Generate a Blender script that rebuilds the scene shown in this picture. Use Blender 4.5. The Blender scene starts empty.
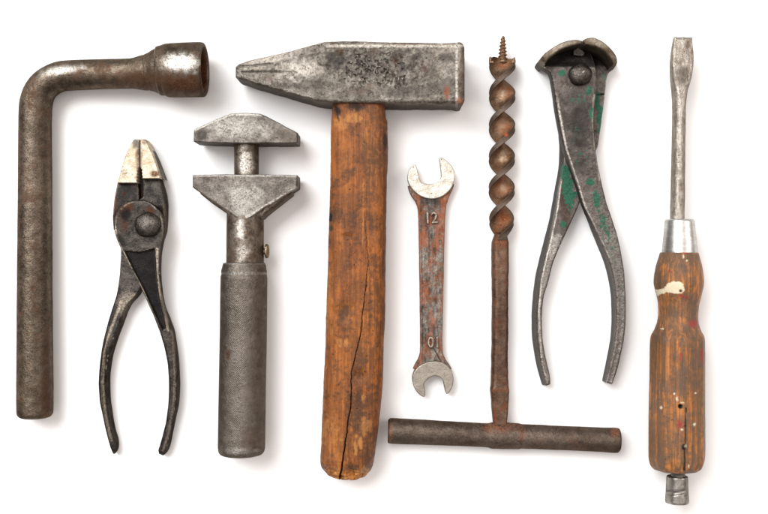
import bpy, math, random
import numpy as np

# ------------------------------------------------------------------ camera, world, lamps
# All measures are kept in millimetre-like units "u"; K turns them into metres.
H = 1000.0            # camera height above the sheet (u)
K = 0.0006
sc = bpy.context.scene
COL = sc.collection
cam_d = bpy.data.cameras.new("camera")
cam = bpy.data.objects.new("camera", cam_d)
COL.objects.link(cam)
cam.location = (0, 0, H * K)
cam.rotation_euler = (0, 0, 0)
cam_d.sensor_width = 36
cam_d.lens = 36 * H / 768.0
cam_d.clip_start = 0.01
cam_d.clip_end = 50
sc.camera = cam

world = bpy.data.worlds.new("World")
sc.world = world
world.use_nodes = True
wt = world.node_tree
wt.nodes.clear()
w_out = wt.nodes.new("ShaderNodeOutputWorld")
w_bg = wt.nodes.new("ShaderNodeBackground")
w_tc = wt.nodes.new("ShaderNodeTexCoord")
w_sep = wt.nodes.new("ShaderNodeSeparateXYZ")
w_rmp = wt.nodes.new("ShaderNodeValToRGB")
wt.links.new(w_tc.outputs["Generated"], w_sep.inputs[0])
wt.links.new(w_sep.outputs[2], w_rmp.inputs[0])
e = w_rmp.color_ramp.elements
e[0].position = 0.08; e[0].color = (0.05, 0.045, 0.042, 1)
e[1].position = 0.92; e[1].color = (1.0, 0.92, 0.885, 1)
em = w_rmp.color_ramp.elements.new(0.55); em.color = (0.42, 0.38, 0.36, 1)
wt.links.new(w_rmp.outputs[0], w_bg.inputs[0])
w_bg.inputs[1].default_value = 1.12
wt.links.new(w_bg.outputs[0], w_out.inputs[0])


def area_lamp(name, loc, size, power, color):
    d = bpy.data.lights.new(name, 'AREA')
    d.shape = 'SQUARE'; d.size = size; d.energy = power; d.color = color
    o = bpy.data.objects.new(name, d)
    COL.objects.link(o)
    o.location = loc
    v = np.array(loc, float)
    from mathutils import Vector
    o.rotation_euler = Vector(tuple(v)).to_track_quat('Z', 'Y').to_euler()
    return o


area_lamp("key_softbox", (-1.0, 1.05, 1.85), 1.5, 76, (0.965, 0.99, 1.0))
area_lamp("side_softbox", (1.7, 0.5, 1.5), 1.0, 14, (1.0, 0.93, 0.87))

sc.view_settings.view_transform = 'Standard'
sc.view_settings.look = 'None'
sc.view_settings.exposure = 0.0
sc.view_settings.gamma = 1.0
sc.cycles.use_denoising = True

# ------------------------------------------------------------------ small maths
rng = np.random.RandomState(7)
_perm = rng.permutation(512)
_vals = rng.rand(512)


def _lat(ix, iy):
    return _vals[_perm[(_perm[ix & 511] + iy) & 511]]


def vnoise(x, y):
    x = np.asarray(x, float); y = np.asarray(y, float)
    ix = np.floor(x).astype(int); iy = np.floor(y).astype(int)
    fx = x - ix; fy = y - iy
    fx = fx * fx * (3 - 2 * fx); fy = fy * fy * (3 - 2 * fy)
    a = _lat(ix, iy); b = _lat(ix + 1, iy); c = _lat(ix, iy + 1); d = _lat(ix + 1, iy + 1)
    return (a * (1 - fx) + b * fx) * (1 - fy) + (c * (1 - fx) + d * fx) * fy


def fbm(x, y, octv=4):
    s = 0; a = 0.5; t = 0
    for i in range(octv):
        s = s + a * vnoise(x * 2 ** i + 17.3 * i, y * 2 ** i - 9.1 * i); t += a; a *= 0.55
    return s / t


def sstep(a, b, x):
    t = np.clip((x - a) / (b - a), 0, 1)
    return t * t * (3 - 2 * t)


def spot(px, py, cx, cy, rx, ry, ang=0, soft=0.35, warp=0.45, fs=0.22):
    a = math.radians(ang)
    dx = px - cx; dy = py - cy
    u = dx * math.cos(a) + dy * math.sin(a); v = -dx * math.sin(a) + dy * math.cos(a)
    d = np.sqrt((u / rx) ** 2 + (v / ry) ** 2) + warp * 2 * (fbm(px * fs + cx, py * fs + cy) - 0.5)
    return 1 - sstep(1 - soft, 1 + soft, d)


def poly_sd(px, py, poly):
    poly = np.array(poly, float)
    n = len(poly)
    d = np.full(px.shape, 1e9); inside = np.zeros(px.shape, bool)
    for i in range(n):
        a = poly[i]; b = poly[(i + 1) % n]
        ab = b - a
        t = np.clip(((px - a[0]) * ab[0] + (py - a[1]) * ab[1]) / (ab @ ab + 1e-9), 0, 1)
        d = np.minimum(d, np.hypot(px - a[0] - t * ab[0], py - a[1] - t * ab[1]))
        c = ((a[1] > py) != (b[1] > py)) & (px < (b[0] - a[0]) * (py - a[1]) / (b[1] - a[1] + 1e-12) + a[0])
        inside ^= c
    return np.where(inside, -d, d)


def line_d(px, py, pts):
    """distance to a polyline and the running parameter 0..1 of the nearest point"""
    pts = np.array(pts, float)
    seg = np.hypot(*(pts[1:] - pts[:-1]).T); cum = np.r_[0, np.cumsum(seg)]
    d = np.full(px.shape, 1e9); s = np.zeros(px.shape)
    for i in range(len(pts) - 1):
        a = pts[i]; ab = pts[i + 1] - a
        t = np.clip(((px - a[0]) * ab[0] + (py - a[1]) * ab[1]) / (ab @ ab + 1e-9), 0, 1)
        dd = np.hypot(px - a[0] - t * ab[0], py - a[1] - t * ab[1])
        m = dd < d
        d = np.where(m, dd, d); s = np.where(m, (cum[i] + t * seg[i]) / cum[-1], s)
    return d, s


def pchip(x, y, xi):
    x = np.asarray(x, float); y = np.asarray(y, float)
    if y.ndim == 1: y = y[:, None]
    h = np.diff(x)[:, None]; dl = np.diff(y, axis=0) / h
    m = np.zeros_like(y)
    m[0] = dl[0]; m[-1] = dl[-1]
    for k in range(1, len(x) - 1):
        w1 = 2 * h[k, 0] + h[k - 1, 0]; w2 = h[k, 0] + 2 * h[k - 1, 0]
        same = dl[k - 1] * dl[k] > 0
        with np.errstate(divide='ignore', invalid='ignore'):
            hm = (w1 + w2) / (w1 / dl[k - 1] + w2 / dl[k])
        m[k] = np.where(same, hm, 0)
    i = np.clip(np.searchsorted(x, xi) - 1, 0, len(x) - 2)
    hh = h[i]; t = ((xi - x[i])[:, None]) / hh
    t2 = t * t; t3 = t2 * t
    return (2 * t3 - 3 * t2 + 1) * y[i] + (t3 - 2 * t2 + t) * hh * m[i] + (-2 * t3 + 3 * t2) * y[i + 1] + (t3 - t2) * hh * m[i + 1]


def lin(x, y, xi):
    y = np.asarray(y, float)
    return np.stack([np.interp(xi, x, y[:, j]) for j in range(y.shape[1])], 1)


def W(px, py, z):
    """a traced point of the tool that stands at height z -> its true place above the sheet (u)"""
    f = (H - z) / H
    return np.stack([(px - 384) * f, (257 - py) * f, z + 0 * px], -1)


# ------------------------------------------------------------------ things and meshes
def thing(name, label, cat, px, py):
    o = bpy.data.objects.new(name, None)
    COL.objects.link(o)
    o.empty_display_size = 0.02
    o.location = ((px - 384) * K, (257 - py) * K, 0)
    o['label'] = label; o['category'] = cat
    return o


def root_of(o):
    while o.parent: o = o.parent
    return o


def mesh_obj(name, V, F, mat, parent, uv=None, attrs=None, sharp=45, label=None):
    V = np.asarray(V, float)
    me = bpy.data.meshes.new(name)
    loc = np.array(root_of(parent).location) / K if parent else np.zeros(3)
    me.from_pydata(((V - loc) * K).tolist(), [], F)
    if uv is not None:
        l = me.uv_layers.new(name="UVMap")
        flat = []
        for fu in uv: flat.extend(fu)
        l.data.foreach_set("uv", np.array(flat, 'f').ravel())
    for k, v in (attrs or {}).items():
        a = me.attributes.new(k, 'FLOAT', 'POINT')
        a.data.foreach_set("value", np.clip(np.asarray(v, 'f'), 0, 1))
    me.polygons.foreach_set("use_smooth", [True] * len(me.polygons))
    if sharp: me.set_sharp_from_angle(angle=math.radians(sharp))
    me.materials.append(mat)
    me.update()
    o = bpy.data.objects.new(name, me)
    COL.objects.link(o)
    if parent: o.parent = parent
    if label: o['label'] = label
    return o


def loft_faces(n, m, closed_ends=True, vlen=None, ulen=None):
    """n rings of m verts; returns faces and uvs (u round the ring, v along)"""
    F = []; UV = []
    for i in range(n - 1):
        for j in range(m):
            k = (j + 1) % m
            F.append((i * m + j, i * m + k, (i + 1) * m + k, (i + 1) * m + j))
            u0 = ulen[i][j]; u1 = ulen[i][j + 1]; w0 = ulen[i + 1][j]; w1 = ulen[i + 1][j + 1]
            UV.append(((u0, vlen[i]), (u1, vlen[i]), (w1, vlen[i + 1]), (w0, vlen[i + 1])))
    if closed_ends:
        if closed_ends != 'end':
            F.append(tuple(range(m))[::-1]); UV.append([(0, vlen[0])] * m)
        F.append(tuple((n - 1) * m + j for j in range(m))); UV.append([(0, vlen[-1])] * m)
    return F, UV


def strip(name, parent, mat, ctrl, ds=1.0, nx=36, interp=pchip, ends=(1.5, 1.5), crown=0.0, disp=None,
          masks=None, flare=0.0, jitter=0.25, side_jit=0.0, sharp=50, label=None, botbev=1.0, zedge=None):
    """forged bar: ctrl rows = (Lx,Ly,Rx,Ry,z0,z1,bevel); flat top with rounded edges, sides, bottom"""
    ctrl = np.array(ctrl, float)
    mid = (ctrl[:, 0:2] + ctrl[:, 2:4]) / 2
    cum = np.r_[0, np.cumsum(np.maximum(np.hypot(*(mid[1:] - mid[:-1]).T), 0.3))]
    n = max(4, int(cum[-1] / ds) + 1)
    s = np.linspace(0, cum[-1], n)
    c = interp(cum, ctrl, s)
    t = np.linspace(0, 1, nx); t = 0.5 - 0.5 * np.cos(np.pi * (0.16 + 0.68 * t)) ; t = (t - t[0]) / (t[-1] - t[0])
    L = c[:, None, 0:2]; R = c[:, None, 2:4]
    # uneven forged outline
    jl = jitter * 2 * (fbm(s * 0.11 + mid[0, 0], s * 0 + 3.3) - 0.5); jr = jitter * 2 * (fbm(s * 0.11 + 40, s * 0 + mid[0, 1]) - 0.5)
    wv = c[:, 2:4] - c[:, 0:2]; wl = np.hypot(wv[:, 0], wv[:, 1]) + 1e-6
    un = wv / wl[:, None]
    L = L + (un * jl[:, None])[:, None, :]; R = R + (un * jr[:, None])[:, None, :]
    P = L * (1 - t)[None, :, None] + R * t[None, :, None]            # n,nx,2 picture units
    z0 = c[:, 4:5]; z1 = c[:, 5:6]; bev = np.maximum(c[:, 6:7], 0.01)
    side = np.minimum(t, 1 - t)[None, :] * wl[:, None]
    def rnd(d, b): return b * (1 - np.sqrt(np.clip(1 - (1 - np.clip(d / b, 0, 1)) ** 2, 0, 1)))
    drop = rnd(side, np.minimum(bev, wl[:, None] * 0.5))
    if ends[0] > 0: drop = np.maximum(drop, rnd(s[:, None] + 0 * side, ends[0]))
    if ends[1] > 0: drop = np.maximum(drop, rnd((s[-1] - s)[:, None] + 0 * side, ends[1]))
    zt = z1 - drop + crown * (1 - (2 * t - 1) ** 2)[None, :]
    PX = P[..., 0]; PY = P[..., 1]
    if disp is not None: zt = zt + disp(PX, PY, t[None, :] + 0 * PX, s[:, None] + 0 * PX)
    zt = np.maximum(zt, z0 + 0.3)
    f = (H - z1) / H
    X = (PX - 384) * f; Y = (257 - PY) * f
    top = np.stack([X, Y, zt], -1)
    # sides: three points each, bottom inset
    dxy = np.stack([un[:, 0], -un[:, 1]], -1) * f
    def sidepts(edge, sgn):
        zz = edge[:, 2:3]; out = []
        for k, (a, off) in enumerate(((0.5, 0.5), (0.92, 1.0), (1.0, 1.0))):
            q = edge.copy()
            q[:, 2:3] = zz * (1 - a) + z0 * a
            o = flare * off - (botbev if a == 1.0 else 0)
            q[:, :2] += dxy * sgn * o
            out.append(q)
        return out
    rs = sidepts(top[:, -1], 1); ls = sidepts(top[:, 0], -1)
    bm = (rs[2] + ls[2]) / 2
    ring = np.concatenate([top, np.stack(rs + [bm] + ls[::-1], 1)], 1)
    m = ring.shape[1]
    d = np.linalg.norm(np.diff(np.concatenate([ring, ring[:, :1]], 1), axis=1), axis=2)
    ul = np.c_[np.zeros(n), np.cumsum(d, 1)]
    F, UV = loft_faces(n, m, True, s, ul)
    V = ring.reshape(-1, 3)
    shd = np.zeros((n, m)); shd[:, nx:] = 1; shd[:, nx] = shd[:, -1] = 0.85  # marks sides and bottom, where shade is painted into the colour
    # face winding: ring runs L->R on top; along direction decides
    a = {}
    if masks:
        px = 384 + V[:, 0] / ((H - V[:, 2]) / H); py = 257 - V[:, 1] / ((H - V[:, 2]) / H)
        for k, fn in masks.items(): a[k] = fn(px, py)
    a['side_shade'] = shd.reshape(-1)
    o = mesh_obj(name, V, F, mat, parent, UV, a, sharp, label)
    fix_normals(o)
    return o


def fix_normals(o):
    import bmesh
    bm = bmesh.new(); bm.from_mesh(o.data)
    bmesh.ops.recalc_face_normals(bm, faces=bm.faces)
    bm.to_mesh(o.data); bm.free()


def tube(name, parent, mat, ctrl, ds=1.0, m=48, n=2.0, rfun=None, masks=None, cap=True, interp=pchip, sharp=45,
         label=None, jitter=0.0, dense=None):
    """round bar along a path in the plane of the sheet: ctrl rows = (px,py,zc,r_plane,r_z)"""
    ctrl = np.array(ctrl, float)
    step = np.hypot(*(ctrl[1:, :2] - ctrl[:-1, :2]).T)
    dr = np.abs(ctrl[1:, 3] - ctrl[:-1, 3])
    cum = np.r_[0, np.cumsum(np.maximum(np.hypot(step, dr), 1e-3))]
    nn = max(4, int(cum[-1] / ds) + 1)
    ls = np.linspace(0, cum[-1], nn)
    ls = ls[np.min(np.abs(ls[:, None] - cum[None]), 1) > 0.35 * ds]
    s = np.unique(np.r_[ls, cum])
    c = interp(cum, ctrl, s)
    nn = len(s)
    pc = lin(cum, ctrl, s) if interp is lin else c
    T = np.gradient(np.stack([c[:, 0], c[:, 1]], 1), axis=0)
    ln = np.hypot(T[:, 0], T[:, 1])
    good = ln > 1e-4
    T = np.where(good[:, None], T / np.maximum(ln, 1e-9)[:, None], 0)
    # fill degenerate (end faces)
    idx = np.where(good)[0]
    for i in range(nn):
        if not good[i]: T[i] = T[idx[np.argmin(abs(idx - i))]]
    for i in range(1, nn):
        if T[i] @ T[i - 1] < 0: T[i] = -T[i]
    f = ((H - c[:, 2]) / H)[:, None]
    C = np.stack([(c[:, 0] - 384) * f[:, 0], (257 - c[:, 1]) * f[:, 0], c[:, 2]], -1)
    perp = np.stack([-T[:, 1], -T[:, 0], 0 * T[:, 0]], -1)           # in-plane normal (y up)
    th = np.linspace(-np.pi / 2, 1.5 * np.pi, m, endpoint=False)
    ct = np.cos(th); st = np.sin(th)
    ex = 2.0 / n
    cx = np.sign(ct) * np.abs(ct) ** ex; sx = np.sign(st) * np.abs(st) ** ex
    rm = np.ones((nn, m)) if rfun is None else rfun(th[None, :] + np.zeros((nn, 1)), c[:, 0][:, None] + np.zeros((1, m)),
                                                    c[:, 1][:, None] + np.zeros((1, m)))
    if jitter: rm = rm + jitter * (fbm(s[:, None] * 0.06 + 2 * ct[None], s[:, None] * 0.02 + 2 * st[None] + ctrl[0, 0]) - 0.5)
    ring = C[:, None, :] + perp[:, None, :] * (c[:, 3:4] * f)[:, :, None] * (cx[None] * rm)[..., None]
    ring[..., 2] += c[:, 4:5] * sx[None] * rm
    d = np.linalg.norm(np.diff(np.concatenate([ring, ring[:, :1]], 1), axis=1), axis=2)
    ul = np.c_[np.zeros(nn), np.cumsum(d, 1)]
    F, UV = loft_faces(nn, m, cap, s, ul)
    V = ring.reshape(-1, 3)
    a = {}
    if masks:
        px = 384 + V[:, 0] / ((H - V[:, 2]) / H); py = 257 - V[:, 1] / ((H - V[:, 2]) / H)
        for k, fn in masks.items(): a[k] = fn(px, py)
    o = mesh_obj(name, V, F, mat, parent, UV, a, sharp, label)
    fix_normals(o)
    return o


def chaikin(p, it=2):
    p = np.array(p, float)
    for _ in range(it):
        q = np.roll(p, -1, 0)
        p = np.stack([0.75 * p + 0.25 * q, 0.25 * p + 0.75 * q], 1).reshape(-1, 2)
    return p


def plate(name, parent, mat, outline, z0, z1, bev=1.0, it=2, jitter=0.2, label=None, steps=4, hollow=None):
    p = chaikin(outline, it)
    # resample
    q = np.r_[p, p[:1]]; cum = np.r_[0, np.cumsum(np.hypot(*(q[1:] - q[:-1]).T))]
    n = int(cum[-1] / 0.9); s = np.linspace(0, cum[-1], n, endpoint=False)
    p = np.stack([np.interp(s, cum, q[:, 0]), np.interp(s, cum, q[:, 1])], 1)
    a = np.sum(p[:, 0] * np.roll(p[:, 1], -1) - np.roll(p[:, 0], -1) * p[:, 1])
    if a < 0: p = p[::-1]
    tv = np.roll(p, -1, 0) - np.roll(p, 1, 0); tv /= np.hypot(*tv.T)[:, None]
    nr = np.stack([-tv[:, 1], tv[:, 0]], 1)                           # inward for +area in image coords
    p = p + nr * (jitter * 2 * (fbm(s * 0.1, s * 0 + p[0, 0]) - 0.5))[:, None]
    rings = []
    def add(inset, z):
        r = p + nr * inset
        rings.append(np.c_[(r[:, 0] - 384) * (H - z1) / H, (257 - r[:, 1]) * (H - z1) / H, np.full(len(r), z)])
    add(bev * 0.8, z0); add(0, z0 + bev * 0.8); add(0, (z0 + z1) / 2)
    for k in range(steps + 1):
        al = k / steps * math.pi / 2
        add(bev * (1 - math.cos(al)), z1 - bev * (1 - math.sin(al)))
    V = np.concatenate(rings); m = len(p); R = len(rings)
    F, UV = loft_faces(R, m, True, np.arange(R), np.tile(np.arange(m + 1.0), (R, 1)))
    o = mesh_obj(name, V, F, mat, parent, UV, None, 50, label)
    fix_normals(o)
    md = o.modifiers.new("weighted_normals", 'WEIGHTED_NORMAL'); md.keep_sharp = True
    return o


def dome(name, parent, mat, px, py, z0, r, h, ring=0.0, m=40, squash=0.0):
    """rivet head: a low dome standing on a plate"""
    C = W(np.array([px]), np.array([py]), z0 + h * 0.4)[0]
    prof = [(r * 0.86, z0 - 6), (r * 0.96, z0 + 0.1), (r, z0 + h * 0.12)]
    for k in range(1, 9):
        a = k / 8 * math.pi / 2
        prof.append((max(r * math.cos(a), 0.05), z0 + h * 0.12 + h * 0.88 * (math.sin(a) ** (1 + squash))))
    V = []
    for k, (rr, z) in enumerate(prof):
        for j in range(m):
            t = 2 * math.pi * j / m
            q = rr * (1 + 0.03 * math.sin(2 * t + 1) + 0.02 * math.sin(5 * t))
            V.append((C[0] + q * math.cos(t), C[1] + q * math.sin(t), z))
    n = len(prof)
    F, UV = loft_faces(n, m, True, np.arange(n), np.tile(np.arange(m + 1.0), (n, 1)))
    o = mesh_obj(name, V, F, mat, parent, UV, None, 60)
    fix_normals(o)
    return o


# ------------------------------------------------------------------ materials
def c8(r, g, b):
    f = lambda v: (v / 255 / 12.92) if v / 255 <= 0.04045 else ((v / 255 + 0.055) / 1.055) ** 2.4
    return (f(r), f(g), f(b), 1)


class NB:
    def __init__(self, name):
        self.m = bpy.data.materials.new(name); self.m.use_nodes = True
        self.t = self.m.node_tree; self.t.nodes.clear()
        self.out = self.n("ShaderNodeOutputMaterial"); self.b = self.n("ShaderNodeBsdfPrincipled")
        self.l(self.b.outputs[0], self.out.inputs[0])
        tc = self.n("ShaderNodeTexCoord"); mp = self.n("ShaderNodeMapping")
        mp.inputs["Scale"].default_value = (1 / K, 1 / K, 1 / K)
        self.l(tc.outputs["Object"], mp.inputs[0])
        self.P = mp.outputs[0]; self.UV = tc.outputs["UV"]

    def n(self, k): return self.t.nodes.new(k)
    def l(self, a, b): self.t.links.new(a, b)

    def put(self, sock, v):
        if hasattr(v, 'node'): self.l(v, sock)
        else: sock.default_value = v

    def scale(self, v, s, loc=(0, 0, 0)):
        mp = self.n("ShaderNodeMapping"); mp.inputs["Scale"].default_value = s; mp.inputs["Location"].default_value = loc
        self.l(v, mp.inputs[0]); return mp.outputs[0]

    def noise(self, s, detail=4, rough=0.55, vec=None, dist=0.0, off=0):
        x = self.n("ShaderNodeTexNoise"); x.inputs["Scale"].default_value = s; x.inputs["Detail"].default_value = detail
        x.inputs["Roughness"].default_value = rough; x.inputs["Distortion"].default_value = dist
        v = vec or self.P
        if off: v = self.scale(v, (1, 1, 1), (off, off * 1.7, off * 0.3))
        self.l(v, x.inputs["Vector"]); return x.outputs["Fac"]

    def voro(self, s, vec=None, feature='F1'):
        x = self.n("ShaderNodeTexVoronoi"); x.feature = feature; x.inputs["Scale"].default_value = s
        self.l(vec or self.P, x.inputs["Vector"]); return x.outputs["Distance"]

    def ss(self, v, a, b, lo=0.0, hi=1.0):
        x = self.n("ShaderNodeMapRange"); x.interpolation_type = 'SMOOTHSTEP'
        self.put(x.inputs[0], v); x.inputs[1].default_value = a; x.inputs[2].default_value = b
        x.inputs[3].default_value = lo; x.inputs[4].default_value = hi
        return x.outputs[0]

    def math(self, op, a, b=0.0, clamp=False):
        x = self.n("ShaderNodeMath"); x.operation = op; x.use_clamp = clamp
        self.put(x.inputs[0], a); self.put(x.inputs[1], b); return x.outputs[0]

    def mix(self, f, a, b):
        x = self.n("ShaderNodeMix"); x.data_type = 'RGBA'
        self.put(x.inputs[0], f); self.put(x.inputs[6], a); self.put(x.inputs[7], b); return x.outputs[2]

    def mixf(self, f, a, b):
        x = self.n("ShaderNodeMix"); x.data_type = 'FLOAT'
        self.put(x.inputs[0], f); self.put(x.inputs[2], a); self.put(x.inputs[3], b); return x.outputs[0]

    def attr(self, k):
        x = self.n("ShaderNodeAttribute"); x.attribute_name = k; return x.outputs["Fac"]

    def point(self):
        return self.n("ShaderNodeNewGeometry").outputs["Pointiness"]

    def finish(self, col, metal, rough, height=None, hdist=1.0, strength=1.0, spec=0.5, edge=None):
        self.put(self.b.inputs["Base Color"], col); self.put(self.b.inputs["Metallic"], metal)
        self.put(self.b.inputs["Roughness"], rough)
        self.b.inputs["Specular IOR Level"].default_value = spec
        if edge: self.b.inputs["Specular Tint"].default_value = (*edge, 1)   # oxidised steel: no bright rim at grazing angles
        if height is not None:
            bp = self.n("ShaderNodeBump"); bp.inputs["Strength"].default_value = strength
            bp.inputs["Distance"].default_value = hdist * K
            self.l(height, bp.inputs["Height"]); self.l(bp.outputs[0], self.b.inputs["Normal"])
        return self.m


def cm(r, g, b): return c8(r * 0.92, g * 0.94, b * 0.965)


def old_metal(name, dark, light, rust=(110, 62, 30), rust_th=0.62, rust_amt=0.8, s=1.0, rough=0.42, bump=1.0, contrast=(0.40, 0.62),
              pits=0.5, wear=None, wear_p=(0.53, 0.60), layers=(), extra_bump=None, metal=0.9, grime_shade=None, streak=None, side_shade=None, edge=(0.35, 0.33, 0.31)):
    b = NB(name)
    n1 = b.noise(0.028 * s, 4, 0.6, off=3.1)
    n2 = b.noise(0.14 * s, 6, 0.65)
    n3 = b.noise(0.55 * s, 5, 0.7, off=11.3)
    m = b.math('ADD', b.math('MULTIPLY', n2, 0.42), b.math('ADD', b.math('MULTIPLY', n3, 0.30), b.math('MULTIPLY', n1, 0.28)))
    if streak:
        st = b.noise(0.5, 4, 0.6, vec=b.scale(b.P, streak))
        m = b.math('ADD', b.math('MULTIPLY', m, 0.6), b.math('MULTIPLY', st, 0.4))
    fac = b.ss(m, *contrast)
    col = b.mix(fac, cm(*dark), cm(*light))
    rn = b.math('ADD', b.math('MULTIPLY', b.noise(0.05 * s, 7, 0.68, off=27.7), 0.7), b.math('MULTIPLY', b.noise(0.4 * s, 4, 0.6, off=5.5), 0.3))
    rm = b.math('MULTIPLY', b.ss(rn, rust_th - 0.06, rust_th + 0.08), rust_amt)
    rm = b.math('MAXIMUM', rm, b.math('MULTIPLY', b.attr('rust'), b.ss(n3, 0.25, 0.55)))
    rcol = b.mix(b.ss(n3, 0.3, 0.7), cm(*rust), cm(*[int(v * 0.55) for v in rust]))
    col = b.mix(rm, col, rcol)
    dk = b.math('MULTIPLY', b.attr('dark'), b.ss(n3, 0.20, 0.60, 0.55, 1.0))
    col = b.mix(dk, col, cm(*(grime_shade or (38, 36, 36))))  # dark mask: grime, and in some hollows painted shade
    ro = b.math('ADD', rough - 0.08, b.math('MULTIPLY', n3, 0.22))
    mt = b.mixf(rm, metal, 0.15)
    mt = b.mixf(dk, mt, 0.35)
    ro = b.mixf(rm, ro, 0.75)
    ro = b.mixf(dk, ro, 0.62)
    if wear:
        wv = b.math('MULTIPLY', b.ss(b.point(), *wear_p), b.ss(n3, 0.3, 0.55))
        wv = b.math('MAXIMUM', wv, b.math('MULTIPLY', b.attr('wear'), b.ss(n3, 0.28, 0.56)), clamp=True)
        col = b.mix(wv, col, cm(*wear)); mt = b.mixf(wv, mt, 0.95); ro = b.mixf(wv, ro, max(0.28, rough - 0.1))
    for (a, colr, mtl, rg, lo, hi) in layers:
        f = b.math('MULTIPLY', b.attr(a), b.ss(n3, lo, hi))
        if a == 'green':   # paint left as flakes: a hard chipped edge
            f = b.ss(b.math('ADD', b.math('MULTIPLY', b.attr(a), 0.62), b.math('ADD', b.math('MULTIPLY', b.noise(0.24, 6, 0.68, off=61), 0.5), b.math('MULTIPLY', n3, 0.35))), 0.66, 0.77, 0.0, 0.92)
        lc = cm(*colr)
        if a == 'green': lc = b.mix(b.ss(n3, 0.3, 0.65), cm(26, 66, 50), cm(38, 104, 77))
        col = b.mix(f, col, lc); mt = b.mixf(f, mt, mtl); ro = b.mixf(f, ro, rg)
    if side_shade:   # sides and bottom darkened: their shade is painted into the colour
        f = b.math('MULTIPLY', b.attr('side_shade'), b.ss(n2, 0.2, 0.55, 0.6, 0.95))
        col = b.mix(f, col, cm(*side_shade)); mt = b.mixf(f, mt, 0.5); ro = b.mixf(f, ro, 0.5)
    # pits and hammered relief
    pv = b.ss(b.noise(0.42 * s, 3, 0.6, off=40.2), 0.66, 0.74)
    pv = b.math('MULTIPLY', pv, pits)
    col = b.mix(pv, col, c8(45, 38, 33))
    hgt = b.math('ADD', b.math('MULTIPLY', n2, 0.9), b.math('MULTIPLY', n3, 0.5))
    hgt = b.math('ADD', hgt, b.math('MULTIPLY', b.noise(1.3 * s, 3, 0.6, off=71), 0.25))
    hgt = b.math('SUBTRACT', hgt, b.math('MULTIPLY', pv, 0.7))
    if extra_bump: hgt = b.math('ADD', hgt, extra_bump(b))
    return b.finish(col, mt, ro, hgt, bump, 1.0, edge=edge)


def knurl(b):
    sp = b.n("ShaderNodeSeparateXYZ"); b.l(b.UV, sp.inputs[0])
    a = b.math('SINE', b.math('MULTIPLY', b.math('ADD', sp.outputs[0], sp.outputs[1]), 2.9))
    c = b.math('SINE', b.math('MULTIPLY', b.math('SUBTRACT', sp.outputs[0], sp.outputs[1]), 2.9))
    k = b.math('MULTIPLY', b.math('MULTIPLY', b.math('ADD', a, c), b.ss(b.noise(0.05, 4, 0.6, off=13), 0.35, 0.6, 0.25, 1.0)), 0.06)
    return b.math('MULTIPLY', k, b.attr('knurl'))


def cw(r, g, b): return c8(r * 0.95, g * 0.95, b * 0.95)


def wood(name, base, light, dark, grime_shade, s=1.0, gloss=0.5, gpat=0.55, layers=(), streak=1.0, lt=(0.40, 0.62)):
    b = NB(name)
    wob = b.noise(0.02, 3, 0.5, off=9)
    g1 = b.noise(0.30 * s, 5, 0.6, vec=b.scale(b.P, (1, 0.035, 1)), dist=0.3)
    g2 = b.noise(1.1 * s, 4, 0.65, vec=b.scale(b.P, (1, 0.03, 1), (5, 5, 5)))
    n1 = b.noise(0.045, 5, 0.62, off=21)
    n2 = b.noise(0.22, 6, 0.68, off=33)
    n3 = b.noise(0.7, 4, 0.6, off=55)
    col = b.mix(b.ss(g1, *lt), cw(*base), cw(*light))
    col = b.mix(b.math('MULTIPLY', b.ss(g2, 0.52, 0.68), 0.75 * streak), col, cw(*dark))
    gm = b.math('ADD', b.math('MULTIPLY', n1, 0.62), b.math('MULTIPLY', n2, 0.38))
    gm = b.math('MULTIPLY', b.ss(gm, gpat - 0.07, gpat + 0.10), 0.72)
    gm = b.math('MAXIMUM', gm, b.math('MULTIPLY', b.attr('dark'), b.ss(n2, 0.22, 0.5)))
    col = b.mix(gm, col, cw(*grime_shade))
    raw = b.math('MULTIPLY', b.attr('raw'), b.ss(g2, 0.25, 0.5))
    col = b.mix(raw, col, c8(182, 122, 62))
    spk = b.math('MULTIPLY', b.ss(b.noise(0.42, 3, 0.5, off=81), 0.68, 0.73), 0.75)
    col = b.mix(spk, col, cw(*[int(v * 0.6) for v in grime_shade]))
    ro = b.math('ADD', gloss, b.math('MULTIPLY', n2, 0.25))
    for (a, colr, mtl, rg, lo, hi) in layers:
        f = b.math('MULTIPLY', b.attr(a), b.ss(n3, lo, hi))
        col = b.mix(f, col, cw(*colr)); ro = b.mixf(f, ro, rg)
    hgt = b.math('ADD', b.math('MULTIPLY', g2, 0.8), b.math('ADD', b.math('MULTIPLY', n2, 0.9), b.math('MULTIPLY', g1, 0.6)))
    hgt = b.math('SUBTRACT', hgt, b.math('MULTIPLY', spk, 0.5))
    return b.finish(col, 0.0, ro, hgt, 0.9, 0.9, spec=0.35)


def flat_paper():
    b = NB("white_sheet")
    n = b.noise(0.5, 3, 0.5)
    col = b.mix(n, (0.86, 0.855, 0.85, 1), (0.885, 0.88, 0.875, 1))
    return b.finish(col, 0.0, 0.75, n, 0.15, 0.3, spec=0.2)


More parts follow.
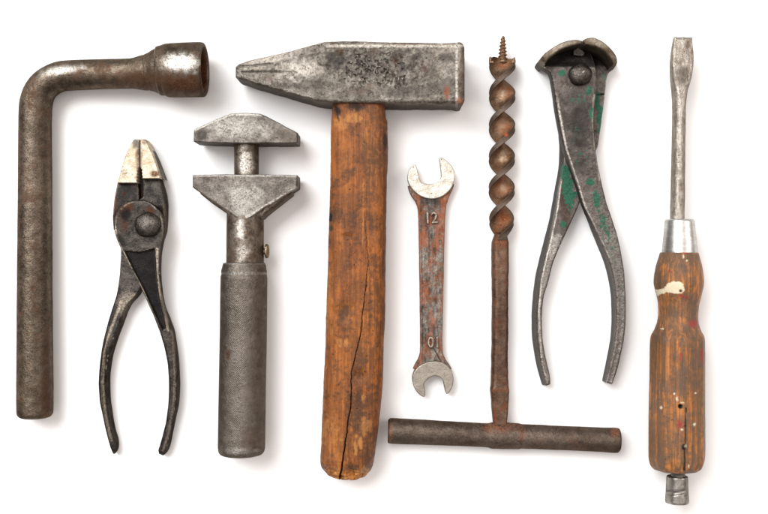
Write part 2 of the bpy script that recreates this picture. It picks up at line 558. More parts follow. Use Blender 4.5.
M_paper = flat_paper()
M_socket = old_metal("brown_rod_steel", (70, 59, 49), (122, 107, 91), rust=(104, 62, 34), rust_th=0.55, rust_amt=0.6, rough=0.28, bump=0.7, wear=(206, 198, 186), contrast=(0.36, 0.66))
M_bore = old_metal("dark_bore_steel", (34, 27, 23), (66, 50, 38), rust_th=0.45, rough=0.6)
M_plier = old_metal("black_plier_steel", (42, 39, 37), (88, 80, 73), rust=(106, 60, 34), rust_th=0.64, rough=0.38, wear=(168, 152, 132), wear_p=(0.52, 0.57), grime_shade=(22, 21, 22))
M_plierjaw = old_metal("bare_jaw_steel", (186, 164, 134), (238, 222, 198), rust=(128, 84, 50), rust_th=0.60, rust_amt=0.7, rough=0.42, metal=0.75, pits=0.35)
M_jaw = old_metal("grey_jaw_steel", side_shade=(58, 50, 44), dark=(100, 91, 83), light=(154, 143, 131), rust=(96, 74, 56), rust_th=0.60, rust_amt=0.5, rough=0.36, wear=(222, 212, 198), bump=1.5, contrast=(0.40, 0.62), pits=0.6)
M_shank = old_metal("brown_shank_steel", (78, 66, 56), (138, 124, 108), rust=(88, 58, 38), rust_th=0.52, rust_amt=0.6, rough=0.31, wear=(205, 195, 180))
M_grip = old_metal("knurled_grip_steel", (92, 82, 72), (132, 121, 109), rust=(92, 62, 36), rust_th=0.66, rough=0.34, wear=(184, 176, 164), extra_bump=knurl, contrast=(0.36, 0.66), pits=0.25)
M_brass = old_metal("tarnished_screw", (92, 74, 56), (168, 146, 116), rust_th=0.6, rough=0.28)
M_head = old_metal("pitted_hammer_steel", side_shade=(66, 56, 48), dark=(86, 78, 70), light=(168, 156, 141), rust=(112, 74, 48), rust_th=0.60, rust_amt=0.5, s=0.9, rough=0.38, bump=1.5,
                   contrast=(0.38, 0.62), pits=0.8, wear=(216, 204, 187), grime_shade=(52, 48, 46), layers=(('orange', (160, 88, 58), 0.05, 0.8, 0.30, 0.62),))
M_hwood = wood("oiled_hammer_wood", (138, 75, 24), (168, 98, 34), (82, 44, 17), (48, 33, 21), gpat=0.51, gloss=0.40, streak=0.6, s=1.2,
               layers=(('black', (16, 11, 8), 0, 0.8, 0.0, 0.1),))
M_spbody = old_metal("worn_orange_paint_steel", side_shade=(112, 68, 46), dark=(82, 77, 72), light=(158, 146, 132), rust=(162, 98, 64), rust_th=0.50, rust_amt=0.85, s=1.5, rough=0.42,
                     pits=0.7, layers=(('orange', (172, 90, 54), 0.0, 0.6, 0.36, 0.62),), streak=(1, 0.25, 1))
M_spface = old_metal("bright_spanner_face", (188, 176, 158), (238, 229, 214), rust=(150, 112, 76), rust_th=0.60, rust_amt=0.6, rough=0.38, pits=0.6, metal=0.75, bump=0.7)
M_spface2 = old_metal("grey_spanner_face", (138, 126, 112), (182, 170, 154), rust=(130, 100, 74), rust_th=0.62, rust_amt=0.4, rough=0.38, pits=0.25, metal=0.85, bump=0.45, contrast=(0.34, 0.68))
M_num = old_metal("raised_number_steel", (116, 104, 92), (190, 174, 156), rust=(150, 92, 58), rust_th=0.54, rough=0.36)
M_auger = old_metal("rust_brown_auger_steel", side_shade=(92, 70, 54), dark=(118, 88, 64), light=(166, 134, 106), rust=(166, 88, 44), rust_th=0.56, rust_amt=0.6, rough=0.38, wear=(180, 156, 132),
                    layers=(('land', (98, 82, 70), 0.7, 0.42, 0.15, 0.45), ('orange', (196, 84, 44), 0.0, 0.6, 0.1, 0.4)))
M_augshank = old_metal("dark_rusty_shank", (86, 62, 48), (124, 98, 80), rust=(146, 80, 46), rust_th=0.52, rust_amt=0.6, rough=0.40, bump=0.6, pits=0.3, side_shade=(80, 56, 42))
M_augbar = old_metal("brown_bar_steel", (84, 70, 60), (116, 100, 87), rust=(140, 76, 40), rust_th=0.62, rust_amt=0.6, rough=0.44, pits=0.35,
                     layers=(('orange', (160, 88, 48), 0.1, 0.8, 0.34, 0.66),))
M_nip = old_metal("grey_pincer_steel", side_shade=(62, 62, 60), dark=(74, 66, 61), light=(112, 102, 94), rust=(84, 58, 42), rust_th=0.62, rough=0.36, wear=(196, 186, 172), wear_p=(0.52, 0.57), grime_shade=(30, 27, 26),
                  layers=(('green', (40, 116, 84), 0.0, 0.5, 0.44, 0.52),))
M_blade = old_metal("nipper_edge_steel", side_shade=(34, 29, 26), dark=(84, 72, 59), light=(140, 124, 104), rust=(104, 72, 46), rust_th=0.56, rough=0.36, wear=(180, 166, 146))
M_rivet = old_metal("worn_rivet_steel", (70, 63, 58), (118, 108, 99), rust=(100, 66, 44), rust_th=0.62, rough=0.26, wear=(205, 196, 184))
M_sdblade = old_metal("screwdriver_steel", (138, 124, 110), (196, 184, 169), rust=(124, 90, 62), rust_th=0.58, rust_amt=0.5, rough=0.28, wear=None, streak=(1, 0.2, 1))
M_ferrule = old_metal("polished_ferrule", (196, 189, 180), (232, 226, 218), rust_th=0.86, rough=0.29, bump=0.3, pits=0.12, streak=(0.15, 1.5, 0.15), edge=(0.6, 0.58, 0.55))
M_cap = old_metal("dull_tang_steel", (140, 132, 122), (186, 178, 166), rust_th=0.70, rough=0.28, pits=0.1, bump=0.35)
M_sdwood = wood("grimy_screwdriver_wood", (126, 84, 48), (196, 120, 54), (74, 52, 36), (84, 70, 58), s=0.85, lt=(0.46, 0.64), gloss=0.38, gpat=0.47, streak=1.0,
                layers=(('red', (150, 36, 34), 0, 0.55, 0.34, 0.56), ('white', (226, 210, 180), 0, 0.6, 0.0, 0.1), ('black', (12, 9, 7), 0, 0.8, 0.0, 0.1)))



# ------------------------------------------------------------------ the surface everything lies on
def box(name, x0, y0, z0, x1, y1, z1, mat):
    V = [(x0, y0, z0), (x1, y0, z0), (x1, y1, z0), (x0, y1, z0), (x0, y0, z1), (x1, y0, z1), (x1, y1, z1), (x0, y1, z1)]
    F = [(3, 2, 1, 0), (4, 5, 6, 7), (0, 1, 5, 4), (1, 2, 6, 5), (2, 3, 7, 6), (3, 0, 4, 7)]
    return mesh_obj(name, V, F, mat, None, None, None, 30)


table = box("tabletop", -2600, -2600, -40, 2600, 2600, 0, M_paper)
table['kind'] = 'structure'

# ------------------------------------------------------------------ 1 L-shaped socket wrench
t = thing("socket_wrench", "brown steel L-shaped socket wrench with a flared round socket end, far left", "wrench", 60, 240)
def socket_wear(px, py):
    return np.maximum(spot(px, py, 181, 63, 16, 8, 0, 0.6, 0.7), 0.6 * spot(px, py, 62, 70, 18, 4, -8, 0.6, 0.6))
def socket_rust(px, py):
    r = spot(px, py, 150, 80, 40, 10, 0, 0.6, 0.7) * 0.8
    r = np.maximum(r, spot(px, py, 185, 84, 22, 9, 0, 0.5, 0.6))
    r = np.maximum(r, spot(px, py, 46, 390, 4, 60, 0, 0.6, 0.7) * 0.8)
    return np.maximum(r, spot(px, py, 21, 399, 2, 2.4, 0, 0.4, 0.2))
tube("shaft", t, M_socket, [
    (34.9, 417.6, 18, 12.2, 12.2), (34.9, 416.6, 18, 15.0, 15), (34.9, 412.3, 18, 17.6, 17.6), (34.9, 405, 18, 17.75, 17.75), (34.8, 300, 18, 17.0, 17.0),
    (35.1, 200, 17.5, 16.4, 16.4), (35.2, 125, 17.5, 16.0, 16.0), (35.6, 108, 18, 15.9, 16), (38.0, 96, 18.5, 15.6, 16), (44, 86.2, 19, 15.2, 16),
    (53, 79.6, 19.5, 15.0, 15.6), (64, 76.0, 20, 15.0, 15.4), (100, 74.4, 22, 14.9, 15), (130, 73.6, 24, 15.0, 15.0), (147, 72.6, 25.5, 17.7, 17.7),
    (149, 72.4, 25.6, 17.4, 17.4), (150, 72.3, 25.6, 15.5, 15.5)], ds=0.9, m=56, masks={'rust': socket_rust, 'wear': socket_wear}, jitter=0.03)
sk = tube("socket", t, M_socket, [
    (146.6, 72.7, 25.5, 17.0, 17.0), (147.4, 72.6, 25.5, 18.0, 18.0), (151, 72.2, 25.8, 19.3, 19.3), (157, 71.6, 26.5, 22.2, 22.2), (159.6, 71.4, 26.7, 23.1, 23.1), (160.4, 71.4, 26.7, 23.9, 23.9), (163, 71, 27, 24.9, 24.9), (167.5, 70.7, 27.3, 26.3, 26.3), (172, 70.5, 27.5, 26.7, 26.7), (200, 69.9, 28, 27.2, 27.2),
    (203.5, 69.8, 28, 26.7, 26.7), (205, 69.8, 28, 25.2, 25.2), (205.2, 69.8, 28, 23.5, 23.5), (204, 69.8, 28, 22.2, 22.2), (203, 69.8, 28, 21.8, 21.8)], ds=0.8, m=64,
    cap=False, masks={'rust': socket_rust, 'wear': socket_wear}, jitter=0.02, sharp=60)
hexr = lambda th, x, y: 0.5 * (1 + 0.9 / np.cos((np.mod(th, np.pi / 3)) - np.pi / 6))
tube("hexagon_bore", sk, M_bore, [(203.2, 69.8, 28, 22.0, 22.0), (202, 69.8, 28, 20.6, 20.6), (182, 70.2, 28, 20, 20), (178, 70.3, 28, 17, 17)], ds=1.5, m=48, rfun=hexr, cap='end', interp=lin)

# ------------------------------------------------------------------ 2 slip-joint pliers
t = thing("pliers", "small black steel pliers with bare tan jaws closed and handles spread", "pliers", 138, 300)
back = strip("arm", t, M_plier, [
    (143, 177, 158.9, 176.5, 2, 17, 1), (142.6, 184, 160.8, 183, 2, 18.5, 1.4), (142.4, 196, 163.8, 196, 2, 20, 2), (128, 205, 164.7, 205, 1, 20, 2), (118, 214, 165, 218, 0, 17, 2),
    (117, 228, 164.4, 230, 0, 16, 1.5), (119, 240, 161, 242, 0, 15.5, 1.5), (120.6, 250, 159, 252, 0, 15.5, 1.5), (119.8, 268, 149, 268, 0, 15.5, 1.5), (118.4, 282, 142, 284, 0, 15.8, 1.5),
    (116.4, 293, 137.6, 294, 0, 16.2, 2.2), (112.4, 306, 127.4, 306, 0, 17, 3), (107.4, 322, 120, 324, 0, 17.5, 3.5), (102.6, 341, 113, 343, 0, 17.5, 3.8), (99.4, 360, 108.2, 361, 0, 17.5, 4),
    (97.8, 382, 106, 382, 0, 17.2, 4), (98.6, 400, 106.4, 399, 0, 16.6, 4), (101.6, 415, 108.6, 413, 0, 15.6, 4), (105.4, 433, 111.8, 430, 0, 14.6, 3.6), (109.2, 446, 115.6, 443.6, 0, 13.6, 3), (111, 450.6, 115.8, 448.6, 0, 13, 2.6), (112.6, 453.4, 115.2, 452, 0, 12, 2), (113.8, 454.4, 114.2, 453.8, 1, 9, 1)],
    ds=0.9, nx=34, ends=(1, 2.5),
    disp=lambda px, py, tt, s: 1.3 * np.exp(-((tt - 0.42) / 0.14) ** 2) * sstep(322, 345, py) * (1 - sstep(430, 450, py)) - 0.8 * sstep(296, 310, py) * (1 - sstep(322, 345, py)) * np.exp(-((tt - 0.5) / 0.25) ** 2),
    masks={'wear': lambda px, py: 0.75 * (1 - sstep(0.5, 2.0, line_d(px, py, [(121, 302), (112, 326), (104, 352), (102.6, 385), (105, 412), (111, 440)])[0])) + 0.5 * spot(px, py, 126, 303, 7, 12, 20, 0.6, 0.6),
           'rust': lambda px, py: 0.7 * spot(px, py, 164, 225, 3, 14, 0, 0.6, 0.5)})
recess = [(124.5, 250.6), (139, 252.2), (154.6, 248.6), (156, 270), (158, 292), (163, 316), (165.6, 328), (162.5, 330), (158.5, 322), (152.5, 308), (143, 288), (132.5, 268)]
def pl_disp(px, py, tt, s):
    sd = poly_sd(px, py, recess)
    r = -3.4 * (1 - sstep(-1.2, 0.6, sd))
    rr = np.hypot(px - 138.5, py - 224)
    return r + 0.9 * vnoise(px * 0.12, py * 0.12) - 0.4
front = strip("arm", t, M_plier, [
    (131, 200.6, 143, 199.8, 16, 27, 1), (125.5, 203.2, 150, 202.6, 16, 28, 1.3), (120, 207.4, 156.2, 207.4, 16, 28.4, 1.3), (116.4, 213, 160.6, 213, 16, 28.6, 1.3), (114.2, 221, 163.2, 221, 16, 28.6, 1.3), (114.2, 230, 163.6, 230, 16, 28.6, 1.3),
    (116, 238, 162.6, 238, 16, 28.4, 1.3), (119.4, 246, 160.9, 246, 16, 28, 1.3), (123, 253.4, 159.8, 253.4, 16, 27.6, 1.3), (130.6, 268, 159.2, 268, 16, 26.5, 1.3), (136.4, 279, 159.8, 279, 16, 25.5, 1.3),
    (141, 289, 161, 289, 16, 24.5, 1.5), (149, 306, 162.6, 306, 8, 22.5, 1.6), (154.8, 320, 167.2, 320, 3, 21, 2), (160.2, 335, 171.2, 333, 0, 19.5, 3), (164.2, 350, 174, 349, 0, 18.5, 3.6),
    (167, 366, 176, 366, 0, 18, 4), (168.2, 384, 176.8, 384, 0, 17.6, 4), (167.6, 402, 176.2, 402, 0, 17, 4), (165.9, 418, 173.5, 418, 0, 16, 4), (162.6, 433, 170.6, 433, 0, 15, 4), (159, 446, 167.6, 447.5, 0, 14, 3.6), (157.8, 450.6, 165.4, 453, 0, 13, 3), (158.4, 453.6, 163.4, 455.4, 0, 11.5, 2.4), (160.2, 455, 161.6, 455.9, 1, 8.5, 1)],
    ds=0.8, nx=60, ends=(1, 3), disp=pl_disp,
    masks={'wear': lambda px, py: np.maximum(0.55 * (1 - sstep(0.4, 1.8, line_d(px, py, [(171, 330), (173.4, 346), (175, 376), (174, 402), (169, 432), (163, 450)])[0])), np.maximum(np.maximum(0.9 * (1 - sstep(0.5, 1.7, line_d(px, py, [(114.6, 222), (116, 238), (122.6, 252), (142, 288.5), (156, 323), (160, 334)])[0])),
                                             0.8 * (1 - sstep(0.6, 2.0, line_d(px, py, [(157, 249), (157.6, 275), (160, 292), (166, 316), (168, 330)])[0]))),
                                             0.42 * (1 - sstep(0.3, 1.4, np.abs(np.hypot(px - 138.8, py - 224.5) - 23.4))) * (1 - sstep(222, 236, py)) * sstep(0.35, 0.55, fbm(px * 0.15, py * 0.15)))),
           'rust': lambda px, py: np.maximum(spot(px, py, 127, 208, 6, 5, -30, 0.5, 0.6), np.maximum(0.8 * spot(px, py, 150, 211, 6, 3, 20, 0.5, 0.6), 0.5 * spot(px, py, 124, 222, 4, 10, 0, 0.5, 0.7))),
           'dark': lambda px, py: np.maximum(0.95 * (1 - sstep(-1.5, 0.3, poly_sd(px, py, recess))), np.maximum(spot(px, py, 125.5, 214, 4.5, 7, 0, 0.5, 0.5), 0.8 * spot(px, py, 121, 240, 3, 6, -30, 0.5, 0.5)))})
# shoulders of the jaws under the disc, then the bare jaws
strip("jaw_shoulder", front, M_plier, [(117.3, 182.6, 137.8, 183, 3, 18.5, 1.2), (115.6, 191, 138.6, 191, 3, 20.5, 1.2), (114, 200, 138.8, 200, 3, 22, 1.2), (113, 210, 139.5, 210, 3, 22, 1.2), (112.6, 218, 132, 218, 3, 20, 1.2), (113.4, 230, 125, 230, 3, 17.5, 1.2)],
      ds=0.9, nx=30, ends=(0.8, 1), masks={'rust': lambda px, py: np.maximum(spot(px, py, 124, 193.5, 1.8, 3, 0, 0.5, 0.3), 0.8 * spot(px, py, 115, 201, 2, 10, 0, 0.5, 0.5)), 'dark': lambda px, py: 0.55 * spot(px, py, 127, 192, 12, 8, 0, 0.6, 0.5),  # dark: shade below the jaw overhang, painted on
                                           'wear': lambda px, py: 0.6 * (1 - sstep(0.4, 1.4, line_d(px, py, [(117.6, 183), (114.6, 197), (113, 214)])[0]))})
strip("pivot_plate", t, M_plier, [(136, 168, 146, 168, 1, 9, 1), (135, 186, 147, 186, 1, 11, 1), (134, 206, 148, 206, 1, 15, 1)], ds=1.2, nx=12, masks={'rust': lambda px, py: 0.8 * spot(px, py, 141, 196, 4, 8, 0, 0.5, 0.5)})
teeth = lambda y: 1.3 * np.abs(((y - 168) / 3.2) % 1 - 0.5) * 2
def jaw_ctrl_left():
    rows = []
    for y in np.linspace(139.2, 183, 55):
        l = np.interp(y, [139.2, 141, 154, 168, 183], [134, 132.3, 125.6, 121.2, 117.2])
        r = 139.3 - (sstep(166.5, 169.5, y) * (0.9 + 0.05 * max(y - 168, 0) + teeth(y)))
        rows.append((l, y, r, y, 3, 25.0, 1.4))
    return rows
def jaw_ctrl_right():
    rows = []
    for y in np.linspace(139.0, 178.6, 50):
        l = 140.0 + (sstep(166.5, 169.5, y) * (0.9 + 0.06 * max(y - 168, 0) + 0.7 * teeth(y + 1)))
        r = np.interp(y, [139.0, 141, 154, 166, 178.6], [144.8, 146.3, 152.6, 156.8, 160.6])
        rows.append((l, y, r, y, 3, 25.0, 1.4))
    return rows
strip("jaw", front, M_plierjaw, jaw_ctrl_left(), ds=0.6, nx=30, interp=lin, ends=(2.0, 0.8), jitter=0.1,
      masks={'dark': lambda px, py: np.maximum(0.75 * spot(px, py, 135.6, 143.4, 3.6, 4.6, 0, 0.5, 0.4), 0.6 * spot(px, py, 138.5, 150, 1.5, 8, 0, 0.6, 0.5)),
             'rust': lambda px, py: 0.6 * spot(px, py, 138, 158, 2, 18, 0, 0.6, 0.6)})
strip("jaw", back, M_plierjaw, jaw_ctrl_right(), ds=0.6, nx=30, interp=lin, ends=(2.0, 0.8), jitter=0.1,
      masks={'rust': lambda px, py: np.maximum(spot(px, py, 155, 173.6, 5, 3, 10, 0.5, 0.6), np.maximum(0.7 * spot(px, py, 144, 142, 3, 3, 0, 0.5, 0.5), 0.5 * spot(px, py, 141, 155, 1.6, 12, 0, 0.6, 0.6)))})
strip("bevelled_cheek", back, M_jaw, [(146.4, 142, 147.2, 142, 2, 19, 0.5), (152.7, 154, 154, 154, 2, 18, 0.7), (156.8, 166, 159, 166, 2, 18, 0.8), (160.6, 178.6, 164, 179.4, 2, 18, 0.8)], ds=1, nx=10, ends=(1, 1))
dome("rivet", t, M_rivet, 147, 224.6, 28.4, 12.4, 9)

# ------------------------------------------------------------------ 3 adjustable wrench
t = thing("adjustable_wrench", "grey adjustable wrench with T-shaped open jaws and round knurled grip", "wrench", 243, 290)
strip("fixed_jaw", t, M_jaw, [
    (193.6, 130.6, 193.4, 141.6, 6, 40, 1.2), (195, 128.6, 195, 142, 6, 40, 1.4), (212, 121.2, 212, 142.8, 6, 41, 1.4), (226, 115.2, 226, 143, 6, 41.5, 1.4), (231.4, 113.4, 231.4, 143.2, 6, 41.6, 1.4),
    (246, 112.8, 246, 143.4, 6, 41.6, 1.4), (260, 113.8, 260, 143.2, 6, 41.6, 1.4), (266, 116, 266, 143, 6, 41.4, 1.4), (281, 124, 281, 143.2, 6, 41, 1.4), (295, 131.4, 295, 143.2, 6, 40, 1.4), (297.4, 133, 297.2, 143, 6, 40, 1.2)],
    ds=0.8, nx=44, interp=lin, ends=(1.3, 1.3), jitter=0.4, disp=lambda px, py, tt, s: 1.2 * (fbm(px * 0.08, py * 0.08) - 0.5),
    masks={'dark': lambda px, py: 0.7 * spot(px, py, 201.5, 134.5, 6, 6, 0, 0.5, 0.3), 'wear': lambda px, py: np.maximum(0.8 * (1 - sstep(0.6, 2.4, line_d(px, py, [(195, 129.5), (226, 116), (232, 114), (260, 114.6)])[0])), 0.5 * spot(px, py, 236, 128, 26, 10, 0, 0.7, 0.8)),
           'rust': lambda px, py: 0.5 * spot(px, py, 284, 136, 10, 6, 30, 0.6, 0.6)})
tube("stem", t, M_shank, [(246.4, 138, 23, 12.3, 12.3), (246.5, 160, 23, 12.2, 12.2), (246.5, 180, 23, 12.2, 12.2)], ds=1, m=40,
     masks={'wear': lambda px, py: spot(px, py, 246, 162, 6, 12, 0, 0.6, 0.9)})
strip("sliding_jaw", t, M_jaw, [
    (192.4, 174.6, 192.4, 187, 5, 40, 1.0), (193.6, 174.5, 193.6, 188.4, 5, 40, 1.3), (205, 174.5, 205, 196.2, 5, 40.4, 1.3), (218, 174.4, 218, 205, 5, 40.8, 1.3), (230, 174.3, 230, 213, 5, 41, 1.3), (236, 174.3, 236, 217.2, 5, 41, 1.4), (240, 174.3, 240, 219.2, 5, 41, 1.4), (244, 174.3, 244, 219.8, 5, 41, 1.4), (248, 174.4, 248, 219, 5, 41, 1.4),
    (253, 174.4, 253, 216.2, 5, 41, 1.4), (262, 174.5, 262, 209, 5, 41, 1.3), (265, 174.5, 265, 206.6, 5, 41, 1.3), (271, 174.6, 271, 204.4, 5, 41, 1.3), (285, 174.8, 285, 195, 5, 40.6, 1.3), (295.5, 175, 295.5, 188.8, 5, 40, 1.3), (297.2, 175.2, 297.2, 187.4, 5, 40, 1.0)],
    ds=0.8, nx=50, interp=lin, ends=(1.2, 1.2), jitter=0.35, disp=lambda px, py, tt, s: 1.0 * (fbm(px * 0.09 + 9, py * 0.09) - 0.5),
    masks={'wear': lambda px, py: np.maximum(0.8 * (1 - sstep(0.6, 2.2, line_d(px, py, [(243, 219), (262, 208), (297, 188)])[0])), np.maximum(0.6 * (1 - sstep(0.4, 1.6, np.abs(py - 175.5))), 0.5 * spot(px, py, 243, 200, 14, 16, 0, 0.7, 0.9))),
           'rust': lambda px, py: 0.6 * (1 - sstep(0.5, 2.4, line_d(px, py, [(193, 188), (218, 205), (236, 217)])[0]))})
# the jaw's sloping shoulder, wider and lower than its face
strip("jaw_shoulder", t, M_shank, [(200, 185, 200, 194, 5, 32, 3), (212, 186, 212, 203.6, 5, 33, 3), (226.6, 190, 226.6, 213.8, 5, 34, 3), (229, 190, 229, 219, 5, 35, 4), (246, 190, 246, 219.6, 5, 36, 5), (261.5, 190, 261.5, 218.6, 5, 36, 4), (264, 190, 264, 215.6, 5, 37, 4), (280, 186, 280, 203.0, 5, 37, 4), (291.4, 184, 291.4, 194.4, 5, 36, 4)], ds=1, nx=24, interp=lin, ends=(2, 2))
tube("barrel", t, M_shank, [(245.4, 205, 23.5, 18.3, 15), (245.3, 219, 23.5, 18.4, 18.0), (245.1, 240, 23.5, 18.6, 18.6), (245, 268, 23.5, 18.7, 18.7)], ds=1, m=48,
     masks={'wear': lambda px, py: np.maximum(spot(px, py, 241, 230, 4, 9, 0, 0.6, 0.8), 0.6 * spot(px, py, 243, 250, 6, 10, 0, 0.6, 0.8)), 'dark': lambda px, py: 0.7 * spot(px, py, 244, 237, 3, 1.6, 0, 0.5, 0.5)}, jitter=0.02)
gk = lambda px, py: sstep(277, 281, py) * (1 - sstep(444, 449, py))
tube("grip", t, M_grip, [
    (244.2, 262.6, 23.5, 17, 17), (244.2, 262.8, 23.5, 20.2, 20.2), (244.2, 263.6, 23.5, 20.9, 20.9), (244.2, 268, 23.5, 22.0, 22.0), (244.1, 272, 23.5, 22.8, 22.8), (244.1, 274, 23.5, 22.6, 22.6), (244, 278, 23.5, 23.3, 23.3), (243.4, 330, 23.5, 23.4, 23.4),
    (242.2, 400, 23.5, 23.45, 23.45), (241.5, 446, 23.5, 23.5, 23.5), (241.4, 451, 23.5, 22.8, 22.8), (241.4, 453.6, 23.5, 21.0, 21.0), (241.4, 454.6, 23.5, 18, 18)], ds=0.9, m=72,
    masks={'knurl': gk, 'rust': lambda px, py: np.maximum(spot(px, py, 227.5, 355, 2.4, 5, 10, 0.5, 0.4), 0.6 * spot(px, py, 252, 440, 10, 12, 0, 0.6, 0.7)),
           'wear': lambda px, py: np.maximum(0.6 * (1 - sstep(0.6, 1.8, np.abs(py - 273.4))), np.maximum(0.5 * (1 - sstep(0.4, 1.2, np.abs(py - 263.4))), 0.5 * spot(px, py, 240, 451, 14, 3, 0, 0.6, 0.9)))})
scr = tube("adjusting_screw", t, M_shank, [(261, 251.5, 22, 3.2, 4), (265.2, 251.5, 22, 3.2, 4)], ds=0.8, m=20)
tube("screw_head", scr, M_brass, [(265.0, 251.2, 22, 5.5, 5.5), (265.6, 251.2, 22, 7.0, 7.0), (267.4, 251.2, 22, 7.2, 7.2), (268.6, 251.2, 22, 6.2, 6.2), (269, 251.2, 22, 4, 4)], ds=0.5, m=28, interp=lin)

# ------------------------------------------------------------------ 4 hammer
t = thing("hammer", "large cross-peen hammer with pitted grey head and cracked orange-brown wooden handle", "hammer", 350, 280)
g_lines = [([(239.5, 66.5), (250, 66.2), (260, 65), (272.5, 63.8)], 0.9, 1.7), ([(242, 72), (262, 71.6), (280, 71.8), (297, 72.6)], 0.8, 1.3),
           ([(318, 62.5), (322, 65.4), (330, 66)], 0.7, 1.0), ([(347, 67), (347, 75)], 0.9, 1.2), ([(358, 60), (358.6, 64)], 1.1, 1.2)]
rg = random.Random(5)
for k in range(60):
    x = rg.gauss(380, 17); y = rg.gauss(70, 11); a = math.radians(rg.uniform(30, 130)); l = rg.uniform(0.6, 2.8)
    g_lines.append(([(x, y), (x + l * math.cos(a), y - l * math.sin(a))], rg.uniform(0.5, 0.9), rg.uniform(0.6, 1.3)))
# the worn maker's stamp: a short slanted row of letter-like strokes
for pts in ([(391, 84), (394.4, 75)], [(394.4, 75), (397.6, 83.4)], [(399, 84), (400.6, 77.4)], [(400.6, 77.4), (404.4, 76.6)], [(404.4, 76.6), (404, 83)], [(385, 79), (388.6, 70)]):
    g_lines.append((pts, 0.8, 1.5))
def head_disp(px, py, tt, s):
    z = 1.6 * (fbm(px * 0.07, py * 0.07) - 0.5) + 0.9 * (fbm(px * 0.3 + 7, py * 0.3) - 0.5)
    for pts, w, dpt in g_lines:
        p = np.array(pts); pad = 4
        m = (px > p[:, 0].min() - pad) & (px < p[:, 0].max() + pad) & (py > p[:, 1].min() - pad) & (py < p[:, 1].max() + pad)
        if m.any():
            d, q = line_d(px[m], py[m], pts)
            z[m] -= 0.75 * dpt * (1 - sstep(0, w * 1.9, d))
    pm = spot(px, py, 376, 68, 32, 18, -5, 0.5, 0.5)
    pn = fbm(px * 0.33 + 3, py * 0.33 + 5, 3)
    z -= 1.8 * pm * sstep(0.56, 0.68, pn)
    z -= 0.55 * sstep(0.62, 0.74, fbm(px * 0.45 + 30, py * 0.45, 3))
    return z
def head_dark(px, py):
    r = np.zeros_like(px)
    for pts, w, dpt in g_lines:
        d, q = line_d(px, py, pts); r = np.maximum(r, 0.7 * (1 - sstep(0.2, w * 1.5, d)))
    for (x, y, a, bb, v) in ((336, 60, 11, 8, .8), (313, 84, 17, 8, .5), (402, 52.5, 9, 3.5, .75), (414, 57, 5, 3, .6), (446, 57.5, 11, 5, .6), (300, 62, 8, 7, .35), (443, 86, 24, 9, .55), (405, 92, 30, 6, .45), (378, 66, 26, 13, .42),
                             (286, 86, 14, 4, .4), (402, 66, 4, 2.5, .7), (352, 98, 30, 4, .3), (432, 72, 3, 12, .3)):
        r = np.maximum(r, v * spot(px, py, x, y, a, bb, 0, 0.6, 0.7, 0.3))
    return r
def head_rust(px, py):
    r = 0.9 * spot(px, py, 340, 51.5, 4, 4, 0, 0.6, 0.6)
    for (x, y, a, bb, v) in ((395, 60, 3, 4, .9), (400, 56, 3, 2, .8), (333, 46, 4, 3, .8), (392, 76, 2, 2, .8), (374, 52, 5, 5, .6), (420, 44.5, 40, 1.5, .7), (360, 92, 14, 3, .4), (461, 84, 2.5, 18, .7), (462, 60, 2, 10, .6), (430, 106, 24, 2, .6)):
        r = np.maximum(r, v * spot(px, py, x, y, a, bb, 0, 0.6, 0.7, 0.35))
    return r
head = strip("head", t, M_head, [
    (235.2, 67.5, 235.2, 76.5, 8, 46, 2), (237.6, 64.4, 237.6, 78, 7, 47, 3), (242, 62.2, 242, 79.4, 6, 48, 3), (260, 58, 260, 84.6, 4, 49.5, 2.2), (288.6, 51.2, 288.6, 92.6, 2, 50, 2.0), (310, 45.4, 310, 98.6, 1, 50, 2.0), (319, 43.2, 319, 100.8, 0, 50, 2.2),
    (326, 41.4, 326, 102, 0, 50, 2.6), (345, 40.8, 345, 102.6, 0, 50, 3.2), (357, 40.8, 357, 102.7, 0, 50, 3.4), (400, 41.8, 400, 103, 0, 50, 3.6), (440, 42.3, 440, 103, 0, 50, 3.6), (455, 42.0, 455, 103.4, 0, 50, 3.6), (460, 41.4, 460, 104.2, 0, 50.4, 4), (463, 43, 463, 103.6, 0, 50, 4.5), (465, 47, 465, 100, 2, 48, 5)],
    ds=0.6, nx=110, ends=(3.4, 4.6), jitter=0.5, disp=head_disp, sharp=65,
    masks={'dark': head_dark, 'rust': head_rust, 'orange': lambda px, py: np.maximum(spot(px, py, 446.6, 92, 3.0, 6, 0, 0.5, 0.4), 0.8 * spot(px, py, 460, 101, 4, 3.4, 0, 0.5, 0.5)),
           'wear': lambda px, py: np.maximum(np.maximum(0.75 * spot(px, py, 300, 70, 16, 9, 0, 0.7, 0.8), 0.6 * spot(px, py, 270, 58, 26, 6, -14, 0.7, 0.6)), np.maximum(0.8 * (1 - sstep(0.6, 2.2, np.abs(py - 46.0 + 0 * px))) * sstep(322, 330, px), 0.7 * (1 - sstep(0.5, 1.8, np.abs(px - 456.6)))))})
crack = [(363.2, 104), (363.4, 150), (364.2, 180), (364, 215), (366.6, 240), (368.2, 262), (367, 272), (365, 293), (362.5, 314), (360.8, 333), (357, 350), (354.6, 359), (351.4, 373), (351, 404), (348, 422), (346.6, 437), (345, 444), (343.2, 455), (341.7, 468), (339.4, 479)]
def crack_w(s): return np.interp(s, [0, .12, .3, .36, .45, .6, .75, .9, 1], [.4, .22, .18, .24, .28, .46, .50, .75, .95])
def crack_d(px, py): return line_d(px + 1.5 * (fbm(px * 0 + 2, py * 0.22) - 0.5), py, crack)
